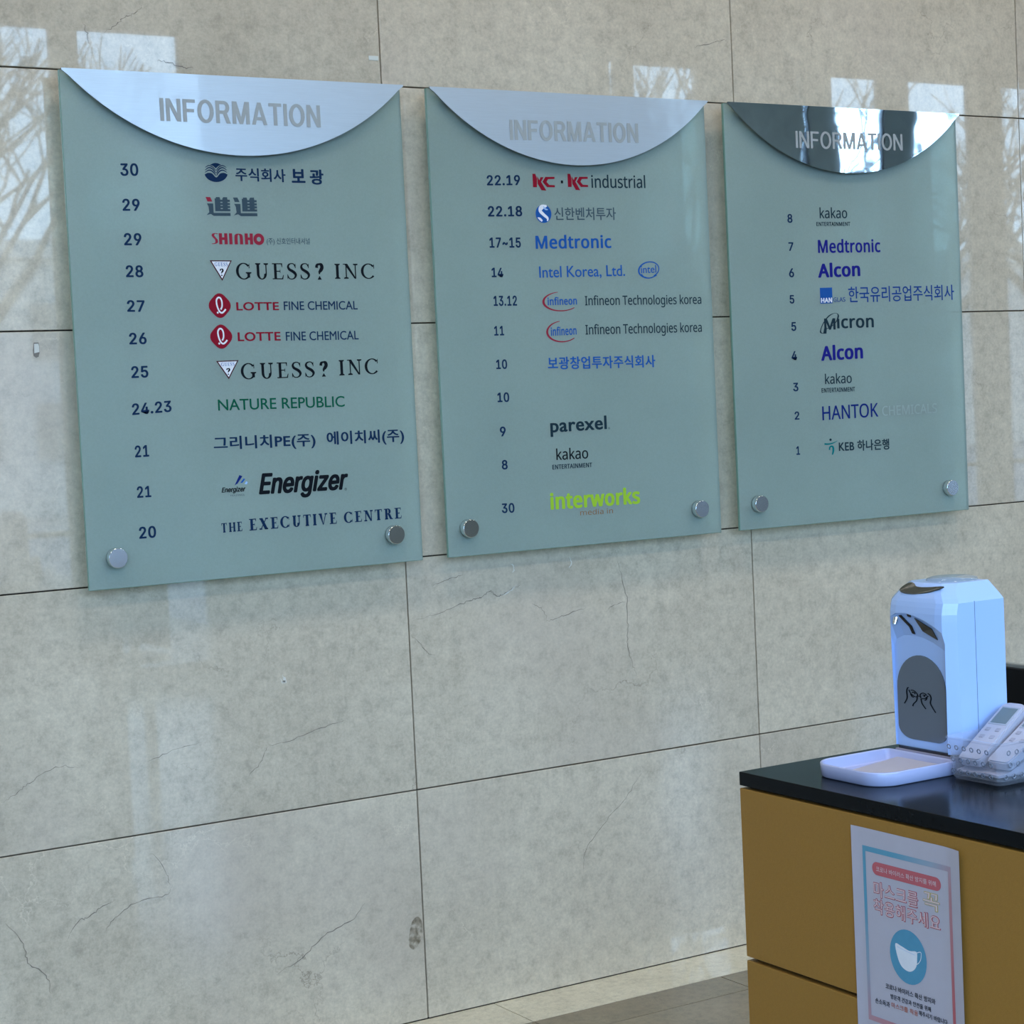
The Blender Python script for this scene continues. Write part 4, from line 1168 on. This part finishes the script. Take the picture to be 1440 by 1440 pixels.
def outline(z):
    t = max(0.0, (z - 1.264) / (ZT - 1.264))
    sh = 0.022 * t ** 1.1
    w_ = HW - sh
    f = XF + front_back(z)
    return [(f + 0.020, YC - w_), (f + 0.0035, YC - w_ + 0.014), (f + 0.0008, YC - w_ + 0.026), (f - 0.0006, YC), (f + 0.0008, YC + w_ - 0.026), (f + 0.0035, YC + w_ - 0.012), (f + 0.014, YC + w_),
            (XF + DEP - t * 0.008, YC + w_), (XF + DEP - t * 0.008, YC - w_), (XF + 0.052, YC - w_)]
def loft(levels, fn):
    bm = bmesh.new()
    rings = [[bm.verts.new((x, y, z)) for x, y in fn(z)] for z in levels]
    k = len(rings[0])
    for a, b in zip(rings, rings[1:]):
        for i in range(k):
            bm.faces.new((a[i], a[(i + 1) % k], b[(i + 1) % k], b[i]))
    bm.faces.new(list(reversed(rings[0]))); bm.faces.new(rings[-1])
    bmesh.ops.recalc_face_normals(bm, faces=bm.faces)
    return bm
hb = loft([Z0, 1.10, 1.16, 1.22, 1.238, 1.248, 1.257, 1.264, 1.270, 1.276, 1.281, 1.285, 1.288, ZT], outline)
me = bpy.data.meshes.new('h'); hb.to_mesh(me); hb.free()
ho = bpy.data.objects.new('h', me); COL.objects.link(ho)
# the recess: an arch that narrows inwards, its roof slanting down to the back
arch = [(YC + HW - 0.004, Z0 - 0.02), (YC + HW - 0.004, 1.228), (YC + HW - 0.010, 1.2385), (YC + 0.040, 1.2455), (YC + 0.020, 1.2465), (YC, 1.2440), (YC - 0.020, 1.2385), (YC - 0.040, 1.2300), (YC - 0.0515, 1.2220), (YC - 0.0545, 1.2130), (YC - 0.0525, Z0 - 0.02)]
RD = 0.0135
bm = bmesh.new()
def inner(y, z):
    return (XF + RD, y, z if z < 1.1 else z - 0.034)
A = [bm.verts.new((XF - 0.03, y, z)) for y, z in arch]
B = [bm.verts.new((XF + 0.0008, y, z)) for y, z in arch]
C = [bm.verts.new(inner(y, z)) for y, z in arch]
k = len(arch)
for P_, Q_ in ((A, B), (B, C)):
    for i in range(k): bm.faces.new((P_[i], P_[(i + 1) % k], Q_[(i + 1) % k], Q_[i]))
bm.faces.new(list(reversed(A))); bm.faces.new(C)
bmesh.ops.recalc_face_normals(bm, faces=bm.faces)
cm = bpy.data.meshes.new('c'); bm.to_mesh(cm); bm.free()
cm.materials.append(M['plastic_in'])
me.materials.append(M['plastic']); me.materials.append(M['plastic_in'])
co = bpy.data.objects.new('c', cm); COL.objects.link(co)
md = ho.modifiers.new('b', 'BOOLEAN'); md.operation = 'DIFFERENCE'; md.object = co; md.solver = 'EXACT'
md.material_mode = 'TRANSFER'
bpy.context.view_layer.update()
dg = bpy.context.evaluated_depsgraph_get()
nm = bpy.data.meshes.new_from_object(ho.evaluated_get(dg))
bpy.data.objects.remove(ho); bpy.data.objects.remove(co)
nm.name = 'housing'
mats = list(nm.materials)
nm.materials.clear()
hs = link('housing', nm, [m_ for m_ in mats], disp)
bv = hs.modifiers.new('bevel', 'BEVEL'); bv.width = 0.0016; bv.segments = 3; bv.limit_method = 'ANGLE'; bv.angle_limit = radians(24)
# seam between front cover and back shell
bm = bmesh.new()
sx0 = XF + 0.052
bm_box(bm, sx0 - 0.0004, sx0 + 0.0004, YC - HW - 0.0003, YC - HW + 0.002, Z0, 1.265)
bm_obj('cover_seam', bm, M['seam'], disp)
# smoked level window with the hands symbol
wp = []
ya, yb_, za, zb_ = YC + 0.0575, YC - 0.0435, 1.058, 1.184
for (cx_, cz_, rx_, rz_, a0) in ((ya - 0.050, zb_ - 0.052, 0.050, 0.052, 90), (yb_ + 0.050, zb_ - 0.052, 0.050, 0.052, 0), ):
    pass
def arcp(cy_, cz_, ry_, rz_, a0, a1, n_=9):
    return [(cy_ + ry_ * cos(radians(a0 + (a1 - a0) * i / n_)), cz_ + rz_ * sin(radians(a0 + (a1 - a0) * i / n_))) for i in range(n_ + 1)]
wp = arcp((ya + yb_) / 2, zb_ - 0.050, (ya - yb_) / 2, 0.050, 0, 180, 20) + arcp(yb_ + 0.020, za + 0.016, 0.020, 0.016, 180, 270) + arcp(ya - 0.030, za + 0.020, 0.030, 0.020, 270, 360)
wp = list(wp)
bm = bmesh.new(); bm_prism(bm, [(XF + RD - 0.0015, y, z) for y, z in wp], (0.003, 0, 0))
lw = bm_obj('level_window', bm, M['window_grey'], disp)
hz = [[(268, 575), (320, 480), (315, 385), (330, 325), (355, 310)], [(355, 345), (380, 395), (440, 440), (490, 440), (500, 400), (440, 350), (385, 350)], [(405, 385), (440, 375), (465, 400)], [(380, 410), (410, 450), (440, 455)],
      [(500, 420), (485, 500), (430, 560), (415, 600)], [(505, 425), (545, 430)], [(560, 450), (550, 400), (590, 370), (635, 375), (660, 400)], [(570, 460), (630, 450), (690, 400)], [(590, 400), (630, 400), (610, 425)], [(620, 480), (650, 465), (665, 430)],
      [(680, 360), (720, 390), (735, 440), (720, 510), (755, 580), (805, 650)], [(560, 460), (575, 530), (610, 580), (640, 615)]]
sh = []
for st in hz:
    sh.append(pen([((a - 260) / 560, (640 - b) / 320) for a, b in st], 0.042, 'black', 0))
def hplace(u, v):
    return (XF + RD - 0.0019, YC + 0.044 - u * 0.068, 1.1035 + v * 0.030)
print_mesh('hands_symbol', sh, hplace, lw, (-1, 0, 0))
# nozzle, slot and sensor on the slanting roof of the recess
def roof(y, f):
    """point on the slanting roof; f 0 at the lip, 1 at the back"""
    zz = None
    for (y1, z1), (y2, z2) in zip(arch, arch[1:]):
        if (y - y1) * (y - y2) <= 0 and y1 != y2: zz = z1 + (z2 - z1) * (y - y1) / (y2 - y1)
    return Vector((XF + 0.0008 + (RD - 0.0008) * f - 0.0006, y, zz - 0.034 * f))
def roof_plate(name, pts, mt, th=0.0012):
    bm = bmesh.new(); bm_prism(bm, [roof(y, f) for y, f in pts], (-th, 0, -th * 0.3)); return bm_obj(name, bm, mt, disp)
roof_plate('sensor_window', [(YC + 0.004, 0.12), (YC - 0.030, 0.22), (YC - 0.036, 0.62), (YC - 0.006, 0.62)], M['dark'])
roof_plate('slot', [(YC + 0.037, 0.10), (YC + 0.032, 0.08), (YC + 0.016, 0.55), (YC + 0.014, 0.90), (YC + 0.020, 0.90), (YC + 0.022, 0.60)], M['dark'])
roof_plate('indicator', [(YC + 0.018, 0.02), (YC + 0.011, 0.02), (YC + 0.011, 0.12), (YC + 0.018, 0.12)], M['dark'])
bm = bmesh.new(); p_ = roof(YC + 0.046, 0.20); bm_tube(bm, [p_ + Vector((0.002, 0, 0.002)), p_ + Vector((-0.002, 0, -0.008))], [0.0045, 0.003], 14)
bm_obj('nozzle', bm, M['knob_side'], disp)
# smoked lens inset at the front of the lid, clear raised lid behind it
def top_pt(y, s, up=0.0):
    """s 0 at the front shoulder, 1 at the flat top"""
    z = 1.2735 + (ZT - 1.2735) * s
    return Vector((XF + front_back(z) - 0.0012, y, z + 0.0010))
lens = [(YC + 0.040, 0.30), (YC + 0.034, 0.14), (YC + 0.020, 0.06), (YC + 0.004, 0.08), (YC - 0.014, 0.22), (YC - 0.030, 0.46), (YC - 0.044, 0.80), (YC - 0.020, 0.68), (YC - 0.002, 0.62), (YC + 0.010, 0.66), (YC + 0.018, 0.86), (YC + 0.028, 0.92), (YC + 0.036, 0.66)]
lens = smooth_pts(lens, 3, True)
bm = bmesh.new(); bm_prism(bm, [top_pt(y, s) for y, s in lens], (0.0012, 0, -0.0018))
bm_obj('smoked_lens', bm, M['olive'], disp)
bm = bmesh.new()
rings = []
for (s, z) in ((1.0, ZT - 0.0005), (0.96, ZT + 0.003), (0.80, ZT + 0.005)):
    rings.append([bm.verts.new((XF + 0.074 + 0.040 * s * cos(2 * pi * q / 32), YC + 0.036 * s * sin(2 * pi * q / 32), z)) for q in range(32)])
for A_, B_ in zip(rings, rings[1:]):
    for q in range(32): bm.faces.new((A_[q], A_[(q + 1) % 32], B_[(q + 1) % 32], B_[q]))
bm.faces.new(rings[-1])
bm_obj('clear_lid', bm, M['lidclear'], disp, True)
# plinth and drip tray
box('plinth', XF + 0.006, XF + DEP - 0.004, YC - HW + 0.004, YC + HW - 0.006, HD, Z0 - 0.004, M['plastic_in'], disp, 0.001)
box('shadow_gap', XF + 0.010, XF + DEP - 0.006, YC - HW + 0.008, YC + HW - 0.010, Z0 - 0.004, Z0, M['dark'], disp)
def rrect(x0, x1, y0, y1, r1, r2, n_=8):
    """r1 rounds the two corners at x0, r2 those at x1"""
    pts = []
    for (cx_, cy_, r, a0) in ((x0 + r1, y1 - r1, r1, 90), (x0 + r1, y0 + r1, r1, 180), (x1 - r2, y0 + r2, r2, 270), (x1 - r2, y1 - r2, r2, 0)):
        for i in range(n_ + 1):
            a = radians(a0 + 90 * i / n_); pts.append((cx_ + r * cos(a), cy_ + r * sin(a)))
    return pts
tx0, tx1, ty0, ty1 = -0.5410, -0.3875, -2.3655, -2.2160
prof = [(0.004, HD + 0.0002), (0.0015, HD + 0.002), (0.0, HD + 0.019), (0.0008, HD + 0.0205), (0.0028, HD + 0.0205), (0.0040, HD + 0.018), (0.0060, HD + 0.006), (0.0100, HD + 0.004)]
bm = bmesh.new()
rings = []
for (ins, z) in prof:
    rings.append([bm.verts.new((x, y, z)) for x, y in rrect(tx0 + ins, tx1 - ins, ty0 + ins, ty1 - ins, 0.040 - ins, 0.012 - ins * 0.9)])
k = len(rings[0])
for A_, B_ in zip(rings, rings[1:]):
    for i in range(k): bm.faces.new((A_[i], A_[(i + 1) % k], B_[(i + 1) % k], B_[i]))
bm.faces.new(rings[-1]); bm.faces.new(list(reversed(rings[0])))
tr_ = bm_obj('drip_tray', bm, M['tray'], disp, True)
for p_ in tr_.data.polygons:
    if len(p_.vertices) > 6: p_.use_smooth = False
bm = bmesh.new()
bm_prism(bm, [(-0.505, ty0 + 0.030, HD + 0.0042), (-0.400, ty0 + 0.030, HD + 0.0042), (-0.400, ty0 + 0.030, HD + 0.013)], (0, 0.085, 0))
bm_obj('tray_ramp', bm, M['paper'], disp)

# ================================================================== BASKET WITH TWO REMOTE CONTROLS
bx0, bx1, by0, by1 = -0.4135, -0.150, -2.4690, -2.3710
bk = empty('clear_basket', ((bx0 + bx1) / 2, (by0 + by1) / 2, HD))
tag(bk, 'clear dimpled plastic basket beside the dispenser at the right edge of the desk', 'basket')
def basket_shell():
    bm = bmesh.new()
    ring = []
    for (ins, z) in ((0.004, HD + 0.0003), (0.002, HD + 0.004), (0.0012, HD + 0.006), (0.0012, HD + 0.009), (-0.008, HD + 0.058), (-0.0105, HD + 0.060), (-0.0105, HD + 0.062), (-0.0070, HD + 0.062), (0.0035, HD + 0.006)):
        y1_ = by1 + min(0.0, -ins) if ins < 0 else by1 - ins
        y1_ = by1 - max(ins, 0.0)
        x0_, x1_, y0_ = bx0 + ins, bx1 - ins, by0 + ins
        c = 0.006
        ring.append([bm.verts.new(p + (z,)) for p in ((x0_ + c, y0_), (x1_ - c, y0_), (x1_, y0_ + c), (x1_, y1_ - c), (x1_ - c, y1_), (x0_ + c, y1_), (x0_, y1_ - c), (x0_, y0_ + c))])
    for A_, B_ in zip(ring, ring[1:]):
        for i in range(8): bm.faces.new((A_[i], A_[(i + 1) % 8], B_[(i + 1) % 8], B_[i]))
    bm.faces.new(list(reversed(ring[0]))); bm.faces.new(ring[-1])
    return bm
bm_obj('basket_shell', basket_shell(), M['basket'], bk)
M['dimple'] = mat('dimple_plastic', (0.15, 0.17, 0.23), 0.06, spec=0.8, coat=1.0)
# raised dimples round the walls: one small ring each, alike, sharing one mesh
bm = bmesh.new()
nr, nc = 6, 14
R1, r1 = 0.0030, 0.0008
gr = [[bm.verts.new(((r1 * sin(2 * pi * a / nr)), (R1 + r1 * cos(2 * pi * a / nr)) * cos(2 * pi * c / nc), (R1 + r1 * cos(2 * pi * a / nr)) * sin(2 * pi * c / nc))) for a in range(nr)] for c in range(nc)]
for c in range(nc):
    for a in range(nr):
        bm.faces.new((gr[c][a], gr[c][(a + 1) % nr], gr[(c + 1) % nc][(a + 1) % nr], gr[(c + 1) % nc][a]))
bmesh.ops.recalc_face_normals(bm, faces=bm.faces)
dm = bpy.data.meshes.new('dimple'); bm.to_mesh(dm); bm.free(); dm.materials.append(M['dimple'])
dm.polygons.foreach_set('use_smooth', [True] * len(dm.polygons))
def wall_in(z): return 0.0012 - 0.0092 * (z - HD - 0.009) / 0.049
for r_, z in enumerate((HD + 0.012, HD + 0.029, HD + 0.047)):
    for i in range(7):
        y = by1 - 0.008 - i * 0.0145 - (0.004 if r_ % 2 else 0)
        if y < by0 + 0.003: continue
        o = bpy.data.objects.new('dimple', dm); COL.objects.link(o); o.parent = bk
        o.location = Vector((bx0 + wall_in(z) - 0.0004, y, z)) - bk.location
        o.rotation_euler = (0, -0.18, 0)
    for i in range(16):
        x = bx0 + 0.012 + i * 0.0155 + (0.006 if r_ % 2 else 0)
        if x > bx1 - 0.006: continue
        o = bpy.data.objects.new('dimple', dm); COL.objects.link(o); o.parent = bk
        o.location = Vector((x, by0 + wall_in(z) - 0.0004, z)) - bk.location
        o.rotation_euler = (0.18, 0, radians(90))
# white folded cloth lying inside
bm = bmesh.new()
nx, ny = 18, 10
rn = random.Random(3)
g_ = [[None] * (ny + 1) for _ in range(nx + 1)]
for i in range(nx + 1):
    for j in range(ny + 1):
        x = bx0 + 0.0065 + (bx1 - bx0 - 0.05) * i / nx
        y = by0 + 0.0085 + (by1 - by0 - 0.017) * j / ny
        z = HD + 0.0135 + 0.50 * max(0.0, x + 0.388) * (1 if x < -0.25 else 0.9) + 0.0012 * sin(i * 1.1 + j * 0.6)
        g_[i][j] = bm.verts.new((x, y, z))
for i in range(nx):
    for j in range(ny): bm.faces.new((g_[i][j], g_[i + 1][j], g_[i + 1][j + 1], g_[i][j + 1]))
ge = bmesh.ops.extrude_face_region(bm, geom=list(bm.faces))
for v in ge['geom']:
    if isinstance(v, bmesh.types.BMVert): v.co.z = HD + 0.0105
cl = bm_obj('folded_cloth', bm, noisy(mat('white_cloth', rough=0.8), (0.40, 0.38, 0.46), 0.06, 60, 0.4, 200))
centre(cl)
tag(cl, 'crumpled white cloth lying inside the clear basket under the remotes', 'cloth')

M['remote'] = mat('white_remote_plastic', (0.44, 0.44, 0.53), 0.3)
M['lcd'] = mat('grey_green_lcd', (0.15, 0.19, 0.20), 0.15)
M['key'] = mat('soft_grey_key', (0.33, 0.33, 0.41), 0.5)
M['rim'] = mat('pale_bezel', (0.36, 0.39, 0.47), 0.25)
def remote(x, y, z, label, lean=34, tw=0.0):
    t = empty('remote_control', (x, y, z))
    tag(t, label, 'remote control', 'white remote controls in the basket')
    def B(name, x0, x1, y0, y1, z0, z1, mt, bev, seg=2):
        bm = bmesh.new(); bm_box(bm, x0, x1, y0, y1, z0, z1, bev, seg)
        me = bpy.data.meshes.new(name); bmesh.ops.recalc_face_normals(bm, faces=bm.faces); bm.to_mesh(me); bm.free()
        me.materials.append(mt); o = bpy.data.objects.new(name, me); COL.objects.link(o); o.parent = t
        return o
    L, W_ = 0.128, 0.041
    bm = bmesh.new()
    pts = rrect(0, L, -W_ / 2, W_ / 2, 0.008, 0.013, 6)
    bm_prism(bm, [(a, b, 0.0) for a, b in pts], (0, 0, 0.013))
    bmesh.ops.recalc_face_normals(bm, faces=bm.faces)
    bmesh.ops.bevel(bm, geom=[e for e in bm.edges if abs(e.verts[0].co.z - e.verts[1].co.z) < 1e-6 and e.verts[0].co.z > 0.01], offset=0.002, segments=2, affect='EDGES')
    me = bpy.data.meshes.new('casing'); bm.to_mesh(me); bm.free(); me.materials.append(M['remote'])
    o = bpy.data.objects.new('casing', me); COL.objects.link(o); o.parent = t
    B('screen_bezel', 0.077, 0.117, -0.016, 0.016, 0.0128, 0.0136, M['rim'], 0.0003, 1)
    B('screen', 0.080, 0.114, -0.0135, 0.0135, 0.0135, 0.0140, M['lcd'], 0.0001, 1)
    for bx_ in (0.066, 0.050):
        for by_ in (-0.009, 0.009):
            B('button', bx_ - 0.0035, bx_ + 0.0035, by_ - 0.004, by_ + 0.004, 0.0128, 0.0137, M['key'], 0.0006, 1)
    t.rotation_euler = (0, -radians(lean), tw)
    return t
remote(-0.398, -2.399, HD + 0.0185, 'white remote control with grey screen leaning in the basket, nearer the dispenser', 31, 0.10)
remote(-0.388, -2.4445, HD + 0.0185, 'white remote control leaning at the right frame edge, in front of the other', 29, 0.06)

# ================================================================== MONITOR BEHIND THE COUNTER
mon = empty('desk_monitor', (0.10, -2.22, 0.74))
tag(mon, 'black monitor seen from behind, partly hidden by the dispenser at right', 'monitor')
M['mon'] = mat('black_monitor_shell', (0.004, 0.005, 0.007), 0.5, spec=0.1)
M['bezel'] = mat('grey_monitor_bezel', (0.20, 0.21, 0.20), 0.35)
box('back_shell', 0.085, 0.100, -2.50, -1.945, 0.80, 1.0885, M['mon'], mon, 0.003, 2)
box('bezel', 0.096, 0.108, -2.503, -1.942, 0.797, 1.0945, M['bezel'], mon, 0.0015, 2)
box('screen', 0.1075, 0.1090, -2.495, -1.950, 0.805, 1.086, M['dark'], mon)
box('neck', 0.070, 0.088, -2.25, -2.19, 0.752, 0.95, M['mon'], mon, 0.002)
box('foot', 0.02, 0.18, -2.32, -2.12, 0.7402, 0.752, M['mon'], mon, 0.003)

# ================================================================== OUTSIDE THE GLAZING (seen only as reflections)
M['asphalt'] = noisy(mat('street_asphalt', rough=0.85), (0.16, 0.16, 0.17), 0.15, 3)
M['bark'] = noisy(mat('tree_bark', rough=0.9), (0.085, 0.07, 0.055), 0.2, 20)
M['facade_a'] = noisy(mat('pale_facade', rough=0.7), (0.52, 0.50, 0.46), 0.06, 2)
M['facade_b'] = noisy(mat('brick_facade', rough=0.8), (0.30, 0.20, 0.15), 0.1, 4)
M['far_glass'] = mat('far_window_glass', (0.07, 0.09, 0.11), 0.1)
M['needle'] = noisy(mat('evergreen_foliage', rough=0.8), (0.045, 0.07, 0.045), 0.3, 8)
ground = box('ground', -40, 60, -60, YG - 0.3, -0.30, -0.12, M['asphalt']); tag(ground, kind='structure')
pav = box('pavement', -14, 20, YG - 3.3, YG - 0.3, -0.12, -0.02, noisy(mat('pavement_grey', rough=0.8), (0.42, 0.42, 0.41), 0.08, 5)); tag(pav, kind='structure')
def building(x0, x1, y, h, mt, label, nx_, nz_):
    t = empty('building', ((x0 + x1) / 2, y - 4, -0.12)); tag(t, label, 'building', 'buildings across the street')
    box('wall', x0, x1, y - 8, y, -0.12, h, mt, t)
    dx = (x1 - x0) / nx_
    for i in range(nx_):
        for k in range(nz_):
            z0 = 1.0 + k * (h - 1) / nz_
            box('window', x0 + dx * (i + 0.18), x0 + dx * (i + 0.82), y, y + 0.06, z0, z0 + (h - 1) / nz_ * 0.55, M['far_glass'], t)
    box('parapet', x0 - 0.1, x1 + 0.1, y - 8.1, y + 0.15, h, h + 0.35, mt, t)
building(-16, -2, -34, 5.2, M['facade_a'], 'pale low building across the street, reflected at far left', 7, 3)
building(-1, 11, -32, 4.8, M['facade_a'], 'cream two storey shop building across the street in reflection', 6, 2)
building(12.5, 27, -38, 5.6, M['facade_b'], 'brown brick building across the street in reflection', 7, 3)
building(28.5, 44, -36, 5.0, M['facade_a'], 'long pale low building at the far right of the street', 7, 2)
def tree(x, y, h, seed, label):
    rn = random.Random(seed)
    bm = bmesh.new()
    def grow(p, d, L, r, lev):
        q = p + d * L
        mid = p + d * L * 0.5 + Vector((rn.uniform(-1, 1), rn.uniform(-1, 1), 0)) * L * 0.06
        bm_tube(bm, [p, mid, q], [r, r * 0.85, r * 0.68], 6 if lev < 2 else 4, False)
        if lev >= 5: return
        for _ in range(3 if lev else 4):
            a = rn.uniform(0, 2 * pi)
            s = rn.uniform(0.35, 0.75)
            nd = (d + Vector((cos(a) * s, sin(a) * s, rn.uniform(-0.05, 0.25)))).normalized()
            grow(p + d * L * rn.uniform(0.65, 1.0), nd, L * rn.uniform(0.6, 0.78), r * 0.58, lev + 1)
    grow(Vector((x, y, -0.13)), Vector((0, 0, 1)), h * 0.36, 0.11, 0)
    o = bm_obj('bare_tree', bm, M['bark']); centre(o)
    tag(o, label, 'tree', 'bare street trees outside')
tree(2.4, -12.5, 6.5, 1, 'bare winter tree on the street, reflected left of the boards')
tree(9.2, -10.8, 6.0, 4, 'bare winter tree reflected above the middle board')
tree(13.2, -12.0, 6.4, 9, 'bare winter tree reflected above the mirror polished crown')
tree(19.8, -15.5, 6.6, 12, 'bare winter tree reflected at the right edge of the wall')
